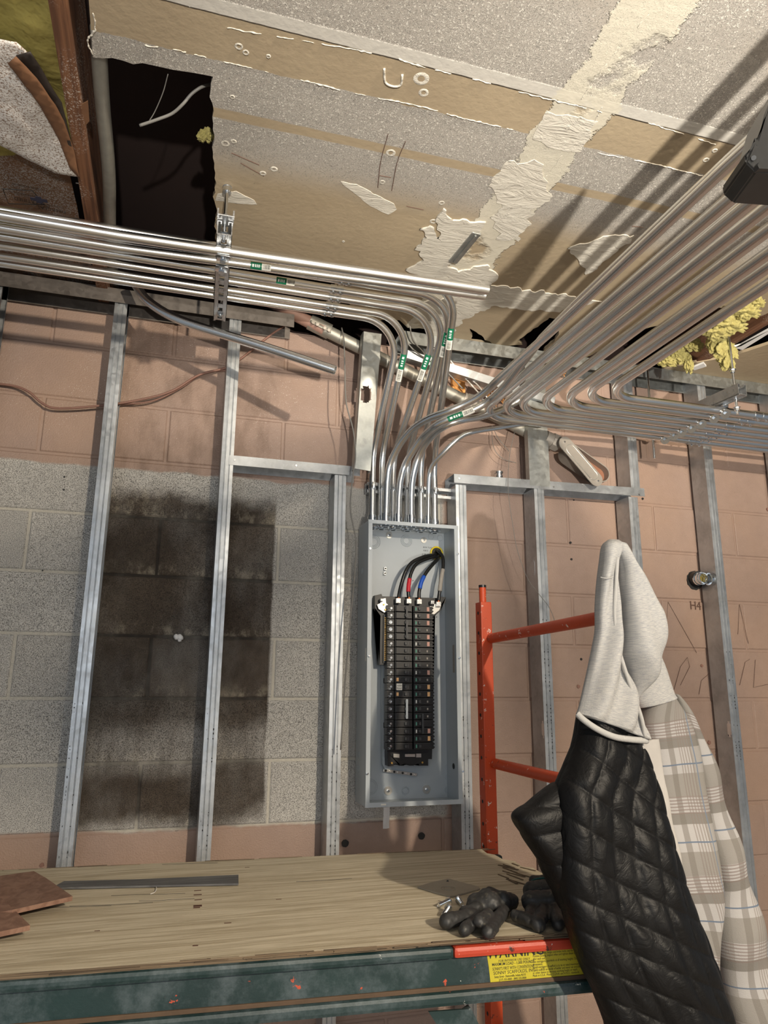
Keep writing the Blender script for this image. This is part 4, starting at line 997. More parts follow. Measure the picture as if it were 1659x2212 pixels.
# side knockouts
for px, py in ((782, 1233), (781, 1332), (777, 1515), (775, 1630), (774, 1661)):
    q = PX_on(px, py, x0-.0004); bm = bmesh.new(); ring(bm, V(x0-.0006, min(max(q.y, YF+.03), YBK-.02), q.z), (1, 0, 0), .011, .0007, 24, 6); fin(bm, 'side_knockout', GREYBOX, pan, True)
for px, py, r in ((840, 1156, .0125), (915, 1167, .011), (838, 1708, .0145), (921, 1705, .0145)):
    q = I(px, py); bm = bmesh.new(); cyl(bm, q, q+V(0, -.003, 0), r, 26); w_ = fin(bm, 'fender_washer', SILVER, pan, auto=40)
    bm = bmesh.new(); cyl(bm, q+V(0, -.003, 0), q+V(0, -.009, 0), .0045, 6); fin(bm, 'mounting_screw', ZINC, w_, auto=30)
for px, py in ((799, 1185), (988, 1197), (797, 1417), (992, 1421), (793, 1671), (999, 1666)):
    q = PY(px, py, YF-.002); bm = bmesh.new(); cyl(bm, q, q+V(0, -.006, 0), .0036, 14); cyl(bm, q+V(0, -.006, 0), q+V(0, -.0075, 0), .0026, 14); fin(bm, 'cover_screw', ZINC, pan, auto=40)
for px, py in ((967, 1508), (968, 1538), (969, 1535+40), (969, 1586), (970, 1618-41), (971, 1657-40), (892, 1254), (943, 1333), (831, 1487), (830, 1583)):
    q = I(px, py); bm = bmesh.new(); cyl(bm, q, q+V(0, -.0006, 0), .0018, 10); fin(bm, 'small_hole', INK, pan)
q = I(984, 1655, YF+.07); bm = bmesh.new(); cyl(bm, V(x1-t-.0003, YF+.07, q.z), V(x1-t-.001, YF+.07, q.z), .010, 20); fin(bm, 'side_hole', INK, pan)
bm = bmesh.new(); box(bm, (x1-t-.0008, YF+.045, PY(980, 1453, 2.5).z), (x1-t, YF+.062, PY(980, 1393, 2.5).z)); fin(bm, 'side_label', GREYT, pan)
bm = bmesh.new(); box(bm, (x0-.0006, YF+.012, PY(790, 1428, 2.47).z), (x0, YF+.028, PY(790, 1400, 2.47).z)); fin(bm, 'side_label', WLAB, pan)
text_obj('BOX TLA2 430 C', .0078, I(914, 1183.5), (1, 0, 0), (0, 0, 1), INK, pan)
text_obj('K815', .0092, I(914.5, 1190.8), (1, 0, 0), (0, 0, 1), INK, pan)
text_obj('LINE', .0145, I(912, 1201), (1, 0, 0), (0, 0, 1), INK, pan)
bm = bmesh.new(); q = I(943, 1195)
ring(bm, q+V(0, -.002, 0), (0, 1, 0), .0235, .0035, 30, 8); ys = fin(bm, 'yellow_bushing', YEL, pan, True)
bm = bmesh.new(); cyl(bm, q+V(0, -.0002, 0), q+V(0, -.001, 0), .0225, 26); fin(bm, 'bushing_hole', INK, ys)
# spare ground lug and ground bar
for px, py in ((831, 1229), (830, 1239)):
    q = I(px, py); bm = bmesh.new(); box(bm, q+V(-.0045, -.010, -.006), q+V(.0045, 0, .006), .0008); g_ = fin(bm, 'ground_lug', SILVER, pan)
    bm = bmesh.new(); cyl(bm, q+V(0, -.0098, 0), q+V(0, -.012, 0), .003, 12); fin(bm, 'lug_screw', INK, g_)
a, b = I(826, 1663), I(898, 1673); e = (b-a).normalized()
bm = bmesh.new(); obox(bm, (a+b)/2+V(0, -.010, 0), e, V(0, 1, 0), e.cross(V(0, 1, 0)), (b-a).length, .009, .010, .001); gb = fin(bm, 'ground_bar', SILVER, pan)
for k in range(8):
    q = a.lerp(b, (k+.5)/8)+V(0, -.015, .0); bm = bmesh.new(); cyl(bm, q, q+V(0, -.004, 0), .0036, 10); fin(bm, 'bar_screw', SILVER if k % 2 else INK, gb, auto=40)
# interior assembly
def pl(px, py, Y): return PY(px, py, Y)
def plate(name, P, Y, th, mat, parent, bev=0):
    bm = bmesh.new(); prism(bm, [PY(x, y, Y) for x, y in P], V(0, th, 0)); return fin(bm, name, mat, parent)
plate('mounting_plate', [(826, 1437), (838, 1437), (838, 1662), (832, 1662), (826, 1650)], 2.562, .018, GREYBOX, pan)
plate('back_bracket', [(810, 1286), (824, 1283), (826, 1288), (950, 1292), (952, 1289), (963, 1290), (962, 1303), (953, 1306), (953, 1318), (940, 1330), (933, 1334), (933, 1640), (836, 1638), (837, 1436), (820, 1436), (822, 1330), (810, 1313)], 2.53, .03, BLK, pan)
plate('bus_tray', [(837, 1625), (925, 1626), (925, 1654), (905, 1654), (905, 1650), (894, 1650), (894, 1654), (884, 1654), (884, 1651), (873, 1650), (873, 1654), (863, 1654), (863, 1650), (850, 1650), (850, 1655), (838, 1655)], 2.525, .04, BLK, pan)
plate('bus_link', [(875, 1629), (897, 1629), (897, 1635), (875, 1635)], 2.515, .006, SILVER, pan)
plate('bus_link', [(850, 1628), (863, 1629), (863, 1637), (850, 1636)], 2.515, .006, SILVER, pan)
plate('bus_link', [(899, 1628), (910, 1628), (910, 1636), (899, 1636)], 2.515, .006, SILVER, pan)
for px, py in ((846, 1648), (912, 1647)):
    q = PY(px, py, 2.523); bm = bmesh.new(); cyl(bm, q, q+V(0, -.003, 0), .0035, 12); fin(bm, 'brass_screw', BRASS, pan, auto=40)
for py in (1470, 1566):
    plate('mounting_ear', [(829, py-5), (838, py-5), (838, py+6), (829, py+6)], 2.55, .006, BLK, pan)
nb = plate('neutral_bar', [(829, 1328), (834, 1326), (835, 1430), (828, 1432)], 2.522, .008, BLK2, pan)
for k in range(24):
    q = PY(832-.04*k, 1335+k*3.95, 2.521); bm = bmesh.new(); cyl(bm, q, q+V(0, -.003, 0), .0021, 8); fin(bm, 'bar_screw', BRASS, nb)
plate('neutral_casting', [(824, 1294), (833, 1292), (834, 1303), (838, 1306), (837, 1312), (833, 1313), (833, 1322), (830, 1323), (818, 1315), (815, 1306), (822, 1303)], 2.517, .008, SILVER, pan)
plate('neutral_casting', [(929, 1309), (937, 1311), (938, 1305), (951, 1300), (953, 1307), (949, 1318), (938, 1327), (932, 1326)], 2.517, .008, SILVER, pan)
for px, py in ((829, 1306), (832, 1317)):
    q = PY(px, py, 2.515); bm = bmesh.new(); cyl(bm, q, q+V(0, -.004, 0), .003, 10); fin(bm, 'brass_screw', BRASS, pan, auto=40)
for px, py, s in ((861, 1297.5, .0092), (884, 1298.5, .0092), (906.5, 1299.5, .0092), (935, 1301, .0065), (948, 1305, .0092), (825, 1296, .005)):
    q = PY(px, py, 2.505); bm = bmesh.new(); box(bm, q+V(-s, 0, -s), q+V(s, .018, s), .0015); lg = fin(bm, 'cable_lug', SILVER, pan)
    bm = bmesh.new(); pipe(bm, q+V(0, .001, 0), q+V(0, -.0022, 0), s*.72, s*.42, 18); cyl(bm, q, q+V(0, -.0008, 0), s*.40, 12); fin(bm, 'lug_screw', STRUTM, lg, auto=40)
# breakers: twenty places on either side
YB = 2.487
def bx(px, Y=YB): return PY(px, 1470, Y).x
pit = .02480
ztop = PY(894, 1315, YB).z
for side in (0, 1):
    for k in range(20):
        zc = ztop-k*pit*1.0; xa, xb = (bx(854.5), bx(891.5)) if side == 0 else (bx(895), bx(931))
        root = None
        bm = bmesh.new(); h = pit*.47
        box(bm, (xa, YB+.006, zc-h), (xb, YB+.045, zc+h), .0006)
        box(bm, (xa+.002, YB, zc-h+.001), (xb-.002, YB+.006, zc+h-.001), .0008)
        xt0, xt1 = (bx(838), xa-.001) if side == 0 else (xb+.001, bx(938.5)); tall3 = k in (2, 3, 4, 13, 14, 15) and side == 0
        box(bm, (xt0, YB+.014, zc-h), (xt1, YB+.045, zc+h), .001)
        for q in range(3): box(bm, (xt0-.0, YB+.010, zc-h+.002+q*.0075), ((xt0+xt1)/2-.004 if side == 0 else xt1, YB+.015, zc-h+.006+q*.0075)) if side == 0 or q != 1 else None
        if side: box(bm, (xt1-.001, YB+.012, zc-.008), (xt1+.003, YB+.03, zc-.003)); box(bm, (xt1-.001, YB+.012, zc+.003), (xt1+.003, YB+.03, zc+.008))
        br = fin(bm, 'circuit_breaker', BLK, pan)
        # raised frame around the rating window
        bm = bmesh.new(); wx0, wx1 = (xa+.004, xa+.030) if side == 0 else (xa+.008, xb-.004)
        box(bm, (wx0, YB-.0008, zc+h-.0028), (wx1+(.018 if side == 0 else .0), YB+.001, zc+h-.0018)); fin(bm, 'top_ridge', BLK2, br)
        # toggle
        bm = bmesh.new(); hx = xa+.036 if side == 0 else xa+.019
        box(bm, (hx-.004, YB-.0075, zc-.005), (hx+.004, YB+.001, zc+.005), .0012); fin(bm, 'handle', BLK2, br)
        bm = bmesh.new(); lx = hx+.010 if side == 0 else xa+.007
        box(bm, (lx-.002, YB-.0008, zc-.006), (lx+.002, YB+.001, zc+.005)); fin(bm, 'trip_window', TEALL if side and k % 4 != 1 else (BLK2 if side == 0 else LTINK), br)
        if side == 0:
            # terminal screw, or the big lug of the three pole units
            bm = bmesh.new(); sx = bx(845)
            if k in (2, 3, 4, 13, 14, 15): pipe(bm, (sx, YB+.014, zc), (sx, YB+.008, zc), .0062, .0035, 16); cyl(bm, (sx, YB+.013, zc), (sx, YB+.010, zc), .0035, 10)
            else: cyl(bm, (sx+.003, YB+.014, zc), (sx+.003, YB+.010, zc), .0042, 12); obox(bm, V(sx+.002, YB+.0095, zc+.001), V(1, 0, .6), V(0, 1, 0), V(-.6, 0, 1), .008, .001, .0012)
            fin(bm, 'terminal_screw', ZINC, br, auto=40)
            if k not in (2, 3, 4, 13, 14, 15):
                bm = bmesh.new(); box(bm, (sx-.0075, YB+.0125, zc-.0105), (sx+.0015, YB+.0142, zc-.0045)); fin(bm, 'terminal_clamp', GREYBOX, br)
            lab = {10: (.003, .011, TANL, .006), 11: (.003, .024, WLAB, .0115), 12: (.003, .011, TANL, .006)}.get(k)
            if lab:
                bm = bmesh.new(); box(bm, (xa+lab[0], YB-.0012, zc-lab[3]), (xa+lab[1], YB, zc+lab[3])); lb = fin(bm, 'paper_label', lab[2], br)
        else:
            kk = {0: PINKL, 1: PINKL, 2: PINKL, 4: PINKL, 5: PINKL, 9: PINKL, 11: TANL, 12: TANL, 17: PINKL, 18: TANL}.get(k)
            if kk is not None:
                bm = bmesh.new(); box(bm, (xb-.014, YB-.0012, zc-.0075), (xb-.0045, YB, zc+.0075)); fin(bm, 'paper_label', kk, br)
            elif k < 16:
                bm = bmesh.new(); box(bm, (xb-.016, YB-.0009, zc-.004), (xb-.011, YB, zc+.003)); fin(bm, 'rating_print', GREYT, br)
# handwriting on the white label
zc = ztop-11*pit; text_obj('Roof', .0085, V(bx(855.5)+.003, YB-.0014, zc-.008), (1, 0, 0), (0, 0, 1), INK, pan)
bm = bmesh.new(); sweep(bm, [V(bx(855.5)+.004+.0018*i, YB-.0015, zc+.004+.0014*(-1)**i) for i in range(10)], .0006, 5); fin(bm, 'handwriting', INK, pan)
# tie bars joining the handles of multi-pole breakers
for xh, ka, kb, mt in ((bx(877), 0, 1, BLK2), (bx(877), 2, 4, BLK2), (bx(877), 13, 15, GREYBOX), (bx(911), 15, 17, BLK2)):
    bm = bmesh.new(); box(bm, (xh-.0035, YB-.012, ztop-kb*pit-.008), (xh+.0035, YB-.0065, ztop-ka*pit+.008), .001); fin(bm, 'handle_tie', mt, pan)
# feeder cables
def feeder(P, tape, label):
    pts = catmull([PY(x, y, Y) for x, y, Y in P], 10); root_loc = pts[-1]
    bm = bmesh.new(); sweep(bm, pts[:-4], .0066, 16); o = fin(bm, 'feeder_cable', BLKR, None, True); tag(o, label, 'cable', 'black feeder cables in the panel')
    bm = bmesh.new(); sweep(bm, pts[-6:], .0046, 12); fin(bm, 'copper_strands', COPPER, o, True)
    if tape:
        i0, i1 = tape[1]; n_ = len(pts); seg = pts[int(n_*i0):int(n_*i1)]
        bm = bmesh.new(); sweep(bm, seg, [.0078+.0008*nz(p, 150) for p in seg], 16); fin(bm, 'marking_tape', tape[0], o, True)
feeder([(940, 1194, 2.60), (938, 1198, 2.565), (915, 1203, 2.53), (890, 1215, 2.515), (876, 1235, 2.505), (867, 1262, 2.505), (862, 1284, 2.512), (861, 1294, 2.512)], None, 'leftmost black feeder cable arching from the yellow bushing, without marking tape')
feeder([(946, 1196, 2.60), (944, 1202, 2.57), (925, 1206, 2.545), (900, 1218, 2.53), (888, 1238, 2.52), (883, 1262, 2.515), (882, 1282, 2.513), (884, 1295, 2.512)], (REDT, (.64, .84)), 'black feeder cable marked with red tape')
feeder([(948, 1202, 2.60), (946, 1208, 2.565), (936, 1218, 2.54), (922, 1235, 2.525), (911, 1255, 2.515), (906, 1275, 2.512), (905, 1285, 2.512), (905.5, 1296, 2.512)], (BLUET, (.50, .70)), 'black feeder cable marked with blue tape')
feeder([(942, 1190, 2.60), (946, 1191, 2.57), (956, 1203, 2.54), (957, 1225, 2.525), (953, 1250, 2.515), (950, 1275, 2.512), (948, 1290, 2.512), (947, 1302, 2.512)], (GREYT, (.46, .74)), 'rightmost black feeder cable with a pale grey wrap')
# strip of tape hanging under the box
bm = bmesh.new(); P = catmull([PY(829+6, 1744, 2.449), PY(835, 1760, 2.447), PY(834, 1775, 2.444), PY(834, 1790, 2.447)], 5); w = .0105; prev = None
for p in P:
    r_ = [bm.verts.new(p+V(-w, 0, 0)), bm.verts.new(p+V(0, -.0015, 0)), bm.verts.new(p+V(w, 0, .001))]
    if prev:
        for i in range(2): bm.faces.new((prev[i], prev[i+1], r_[i+1], r_[i]))
    prev = r_
bmesh.ops.solidify(bm, geom=bm.faces, thickness=.0006); tag(fin(bm, 'hanging_tape', WHITET), 'white strip of tape hanging below the electrical panel', 'tape')
bm = bmesh.new(); box(bm, PY(823, 1740, 2.4465), PY(834, 1736, 2.4468)); fin(bm, 'tape_scrap', WLAB, pan)

# fitting through the wall at right
root = thing('wall_fitting', 'ribbed pipe fitting poking out of a hole in the pink block at right', 'pipe fitting', PY(1505, 1278, YW))
bm = bmesh.new(); c = PY(1501, 1254, YW-.004); P = [c+V(cos(a)*.040*(1+.18*nz((cos(a)*3, sin(a)*3, 2))), 0, sin(a)*.040*(1+.18*nz((sin(a)*3, cos(a)*3, 5)))) for a in [2*pi*i/26 for i in range(26)]]
prism(bm, P, V(0, .0045, 0)); fin(bm, 'broken_hole', INK, root)
bm = bmesh.new(); c = PY(1498, 1251, YW); cyl(bm, c, c+V(0, -.035, 0), .030, 24); fin(bm, 'rubber_collar', BLKR, root, auto=40)
bm = bmesh.new(); c = PY(1507, 1251, YW-.03)
for k in range(4): pipe(bm, c+V(0, -.010*k, 0), c+V(0, -.010*k-.007, 0), .0265-(k % 2)*.003, .019, 28)
fin(bm, 'steel_collar', ZINC, root, auto=40)
bm = bmesh.new(); cyl(bm, c+V(0, .0, 0), c+V(0, -.006, 0), .019, 20); fin(bm, 'pipe_core', plain('olive_core', L(120, 104, 40), .6), root)
root = thing('stud_fitting', 'zinc conduit fitting clamped beside the H4 stud', 'pipe fitting', PY(1538, 1275, 2.52))
bm = bmesh.new(); c = PY(1530, 1251, 2.53)
for k in range(3): pipe(bm, c+V(.012*k, -.0, 0), c+V(.012*k+.008, 0, 0), .026-.003*(k == 1), .018, 24)
fin(bm, 'ribbed_collar', ZINC, root, auto=40)
bm = bmesh.new(); cyl(bm, c+V(.030, 0, 0), c+V(.052, 0, 0), .024, 6); fin(bm, 'hex_nut', ZINC, root, auto=30)
# small connector standing on the right header
bm = bmesh.new(); c = PY(1078, 1034, 2.53); c.z = CZ+.796
for k, (r, h) in enumerate(((.012, .010), (.0155, .007), (.013, .010), (.0165, .006))):
    z_ = sum((.010, .007, .010, .006)[:k]); cyl(bm, c+V(0, 0, z_), c+V(0, 0, z_+h), r, 20)
tag(fin(bm, 'box_connector', ZINC, auto=40), 'small zinc connector standing on top of the right header', 'connector')

# ================================================================== SCAFFOLD
ZD = -.467
def D(px, py, h=0): return PZ(px, py, ZD+h)
A_ = D(0, 2106); B_ = D(1242, 2015); E1 = (B_-A_).normalized(); E2 = V(0, 0, 1).cross(E1)      # E2 points away from the camera
sc = thing('rolling_scaffold', 'orange and green scaffold with a plywood deck and a ladder end frame', 'scaffold', (.94, 2.15, 0))
# rails: front and back, each with top tube, web and bottom tube
def rail(P0, P1, red_from=None, full=True):
    rl = None
    Lg = (P1-P0).length; mid = (P0+P1)/2
    def seg(t0, t1, z0, z1, back, depth, name, mat, par, bev=.004):
        a = P0.lerp(P1, t0); b = P0.lerp(P1, t1); bm = bmesh.new(); c = (a+b)/2; c = V(c.x, c.y, CZ+(z0+z1)/2)+E2*(back+depth/2)
        obox(bm, c, E1, E2, V(0, 0, 1), (b-a).length, depth, z1-z0, bev); return fin(bm, name, mat, par)
    web = seg(0, 1, ZD-.078, ZD-.020, .008, .004, 'side_rail', RAIL, sc, 0)
    t = red_from if red_from else 1
    seg(0, t, ZD-.028, ZD-.0085, -.006, .030, 'top_tube', RAIL, web, .007)
    if red_from: seg(t, 1, ZD-.028, ZD-.0085, -.006, .030, 'top_tube_red', REDP, web, .007)
    seg(0, 1, ZD-.106, ZD-.083, -.006, .028, 'bottom_tube', RAIL, web, .007)
    seg(0, 1, ZD-.084, ZD-.076, .004, .020, 'grimy_ledge', LEDGE, web, .001)
    return web
P0 = A_-E1*.9; P1 = B_+E1*.13
tr = (D(975, 2030)-P0).dot(E1)/(P1-P0).length
fr = rail(P0, P1, tr)
Q0 = P0+E2*.70; Q1 = P1+E2*.70
rail(Q0, Q1)
# gusset and brace at the right end of the front rail
def on_rail(px, py, back=0.0):
    d = ray(px, py); n = E2; t = (P0+E2*back-EYE).dot(n)/d.dot(n); return EYE+d*t
bm = bmesh.new(); prism(bm, [on_rail(x, y, .006) for x, y in ((926, 2186), (1012, 2180), (1075, 2300), (1010, 2330), (960, 2240))], E2*.005); fin(bm, 'gusset', RAIL, sc)
bm = bmesh.new(); a, b = on_rail(1005, 2178, .03), on_rail(1065, 2300, .03); d = (b-a).normalized(); obox(bm, (a+b)/2, d, E2, d.cross(E2), (b-a).length, .018, .018, .003); fin(bm, 'diagonal_brace', RAIL, sc)
# warning label
bm = bmesh.new(); prism(bm, [on_rail(x, y, .0074) for x, y in ((1050, 2051), (1300, 2030), (1300, 2112), (1260, 2116), (1060, 2127), (1056, 2090))], E2*.0006); wl = fin(bm, 'warning_label', YLAB, sc)
def rt(body, x, y, size, bold=0, sq=1.0): text_obj(body, size, on_rail(x, y, .0070), E1, (0, 0, 1), INK, sc, 'label_lettering', 'LEFT', bold, sq)
rt('WARNING', 1052, 2071, .0262, .012, .92)
rt('FOR INTERIOR USE ONLY', 1077, 2078.5, .0056); rt('MAXIMUM LOAD - 1,000 POUNDS', 1063, 2087, .0070, .01, .82)
rt("SONNY'S FIRST WITH CONVENTIONS", 1064, 2097, .0078, 0, .64); rt('SONNY SCAFFOLDS, INC.', 1066, 2106, .0084, 0, .90)
rt('Sonny Street - Shannonville, Indiana 46110', 1068, 2113, .0056, .005, .66); rt('(317) 555-0000 - (800) 555-0000', 1078, 2119, .0052, .005, .8)
for k, s in enumerate(('at the time scaffold planks are in use.', 'Inspect all bolts, hinges and brake locks, and be sure platform', 'Positive locking, inspect often and tighten these bolts and casters', 'after each use.', 'Use outriggers, guardrails at all working heights. Do not exceed platform', 'dimensions.', 'Install outriggers if scaffold is to be at rated maximum stack is three (3)', 'Climb scaffold on inside of ladder and never on outside ends. Never use boxes', 'or other device to increase working height or reach.', 'Made in U.S.A.  Meets O.S.H.A. and A.N.S.I. standards.')):
    rt(s, 1151, 2056+k*6.05, .0058, 0, .76)
# plywood deck
deckP = [D(*q) for q in ((-420, 1898), (0, 1880), (200, 1871), (520, 1857), (800, 1844), (1040, 1834), (1052, 1843), (1068, 1846), (1086, 1856), (1112, 1860), (1128, 1872), (1150, 1874), (1176, 1889), (1215, 1898), (1330, 1945), (1330, 2008), (1242, 2015), (1047, 2024.5), (700, 2053), (400, 2076), (0, 2106), (-420, 2138))]
bm = bmesh.new(); prism(bm, deckP, V(0, 0, -.009)); dk = fin(bm, 'plywood_deck', PLY, sc); dk.data.materials.append(PLYEDGE)
for p in dk.data.polygons:
    if abs(p.normal.z) < .5: p.material_index = 1
# frayed veneer along the edges and the broken corner
bm = bmesh.new()
for k in range(60):
    t = rnd.random(); a = D(0, 1880).lerp(D(1040, 1834), t); l = rnd.uniform(.03, .16); w = rnd.uniform(.001, .004)
    obox(bm, a+E2*rnd.uniform(-.004, .003)+V(0, 0, rnd.uniform(-.003, .0012)), E1+V(0, 0, rnd.uniform(-.01, .01)), E2, V(0, 0, 1), l, w, .0012)
    a = D(0, 2106).lerp(D(1242, 2015), t); obox(bm, a+E2*rnd.uniform(-.002, .006)+V(0, 0, rnd.uniform(-.006, .0008)), E1, E2, V(0, 0, 1), l, w, .0012)
for k in range(16):
    q = D(rnd.uniform(1070, 1185), rnd.uniform(1868, 1906)); d = (D(1215, 1915)-D(1070, 1868)).normalized()+V(rnd.uniform(-.2, .2), rnd.uniform(-.2, .2), rnd.uniform(-.02, .03))
    obox(bm, q+V(0, 0, .001), d, V(-d.y, d.x, 0), V(0, 0, 1), rnd.uniform(.02, .08), rnd.uniform(.002, .007), .0016)
tag(fin(bm, 'frayed_veneer', PLYEDGE, dk), kind='stuff')
bm = bmesh.new()
for x, y, w, h in ((427, 1924, .016, .004), (427, 1933, .018, .005), (428, 1944, .016, .004), (427, 1957, .018, .011), (425, 1961, .014, .006), (534, 1874, .012, .002), (602, 1943, .012, .002), (422, 2043, .010, .004), (492, 1994, .014, .003), (210, 2011, .01, .002)):
    q = D(x, y); obox(bm, q, E1, E2, V(0, 0, 1), w, h, .0012)
tag(fin(bm, 'deck_gouges', plain('dark_red_gouge', L(72, 38, 26), .8), dk), kind='stuff')
bm = bmesh.new()
for (x, y), (x1_, y1_) in (((150, 1958), (330, 1950)), ((60, 1962), (240, 1957)), ((300, 1947), (420, 1941)), ((240, 1935), (400, 1930)), ((640, 1905), (760, 1898)), ((350, 1852+16), (470, 1864))):
    sweep(bm, catmull([D(x, y).lerp(D(x1_, y1_), t)+E2*rnd.uniform(-.003, .003) for t in (0, .3, .6, 1)], 4), .0007, 5)
tag(fin(bm, 'deck_crack', INK, dk), kind='stuff')
bm = bmesh.new(); 
for P in ([(-60, 1909), (72, 1890), (98, 1905), (156, 1946), (25, 1976), (-60, 1992)],):
    prism(bm, [D(x, y, .004+.016*(i == 4)+.014*(i == 3)) for i, (x, y) in enumerate(P)], V(0, 0, .009))
tag(fin(bm, 'board_offcut', OSB), 'larger reddish board offcut lying on the left of the plywood deck', 'board offcut')
bm = bmesh.new(); P = [(-80, 1955), (2, 1950), (28, 1974), (64, 2010), (0, 2024), (-80, 2040)]; prism(bm, [D(x, y, .015) for x, y in P], V(0, 0, .009)); box(bm, D(-60, 1990)+V(0, 0, .001), D(-60, 1990)+V(.02, .03, .015))
tag(fin(bm, 'board_offcut', OSB), 'second reddish board offcut at the left edge, nearer the deck front', 'board offcut')
bm = bmesh.new(); prism(bm, [D(x, y, .002) for x, y in ((112, 1921), (138, 1907), (300, 1903), (515, 1893), (515, 1912), (300, 1917), (180, 1920))], V(0, 0, .004)); tag(fin(bm, 'wood_strip', GREYPL), 'thin grey wood-grain strip lying on the plywood deck', 'strip')
bm = bmesh.new(); prism(bm, [D(x, y, .0008) for x, y in ((902, 1918), (930, 1909), (966, 1901), (972, 1901), (1000, 1909), (1034, 1918), (1037, 1922), (1010, 1930), (982, 1937), (972, 1938), (940, 1930))], V(0, 0, .003)); pt = fin(bm, 'square_plate', STONE); tag(pt, 'flat grey square cover plate lying on the deck beside the gloves', 'plate')
bm = bmesh.new(); ring(bm, D(968, 1919, .0042), (0, 0, 1), .017, .0008, 26, 6); ring(bm, D(968, 1919, .0042), (0, 0, 1), .011, .0008, 22, 6); fin(bm, 'pressed_ring', STONE, pt, True)
bm = bmesh.new(); cyl(bm, D(967, 1904, .0039), D(967, 1904, .0042), .003, 10); fin(bm, 'plate_hole', INK, pt)
bm = bmesh.new(); sweep(bm, catmull([D(325, 1931, .002), D(333, 1928, .003), (D(338, 1921, .004)), D(337, 1915, .003)], 6), .0009, 6); tag(fin(bm, 'fibre', WIREW, None, True), 'curled pale fibre on the deck below the grey strip', 'fibre')
def bolt(a, b, label, r=.0045):
    a = Vector(a); b = Vector(b); d = (b-a).normalized(); bm = bmesh.new(); cyl(bm, a, b, r, 14); n = int((b-a).length/.0018)
    for k in range(n): ring(bm, a+d*(k*.0018), d, r, .0005, 14, 4)
    o = fin(bm, 'bolt', ZINC, auto=50); tag(o, label, 'bolt', 'loose bolts on the deck')
    bm = bmesh.new(); cyl(bm, b, b+d*.003, r*1.9, 16); cyl(bm, b+d*.003, b+d*.005, r*1.9, 16, r*1.1); fin(bm, 'bolt_head', ZINC, o, auto=40)
bolt(D(948, 1956, .0052), D(968, 1946.5, .0085), 'zinc bolt lying left below the square plate')
bolt(D(998, 1953, .0052), D(991, 1944, .0095), 'short zinc bolt just below the square plate, pointing at the gloves')
bolt(D(958, 1977, .0052), D(968, 1962, .0095), 'zinc bolt half under the fingers of the left glove')
bm = bmesh.new(); a, b = D(1205, 1983, .003), D(1250, 1976, .003); obox(bm, (a+b)/2, (b-a), V(-(b-a).y, (b-a).x, 0), V(0, 0, 1), .055, .014, .005, .001); cyl(bm, D(1222, 1974, .002), D(1222, 1974, .014), .008, 6); tag(fin(bm, 'metal_latch', STRUTM, auto=30), 'small dark metal latch on the deck half hidden by the jacket', 'latch')
# end frame: rear post with holes, front post, rungs
XP = PY(1045, 1560, 2.16).x; XQ = PY(1069, 1560, 2.16).x
bm = bmesh.new(); zt = PY(1052, 1300, 2.16).z; box(bm, (XP, 2.16, .03), (XQ, 2.205, zt), .003); rp = fin(bm, 'rear_post', ORANGE, sc)
bm = bmesh.new(); cyl(bm, ((XP+XQ)/2-.003, 2.18, zt), ((XP+XQ)/2-.003, 2.18, zt+.050), .0115, 18); pn = fin(bm, 'post_pin', ORANGE, rp, auto=40)
bm = bmesh.new(); cyl(bm, ((XP+XQ)/2-.003, 2.18, zt+.048), ((XP+XQ)/2-.003, 2.18, zt+.056), .0125, 18); fin(bm, 'black_cap', BLKR, pn, auto=40)
z = zt-.035
while z > .1:
    bm = bmesh.new(); cyl(bm, (XP-.0006, 2.183, z), (XP+.001, 2.183, z), .0055, 14); fin(bm, 'post_hole', INK, rp); z -= .0635
bm = bmesh.new(); cyl(bm, (.958, 1.425, .03), (.958, 1.425, CZ+.305), .017, 18); fin(bm, 'front_post', ORANGE, sc, auto=40)
zr1 = PY(1060, 1380, 2.18).z; zr2 = PY(1060, 1648, 2.18).z; zf1 = PY(1296, 1346, 1.43).z
for za, zb2 in ((zr1, CZ+.158), (zr2, CZ-.222), (zr2-.36, zr2-.37), (zr2-.72, zr2-.73), (zr2-1.02, zr2-1.03)):
    bm = bmesh.new(); cyl(bm, (XQ-.004, 2.17, za), (.962, 1.43, zb2), .0155, 20); fin(bm, 'rung', ORANGE, sc, auto=40)
# far end frame, outside the picture at left, so that the deck is carried
for dy in (0.0, .70):
    c = P0+E1*.06+E2*(dy+.02); bm = bmesh.new(); cyl(bm, V(c.x, c.y, .03), V(c.x, c.y, CZ+ZD-.03), .017, 14); fin(bm, 'far_post', ORANGE, sc, auto=40)

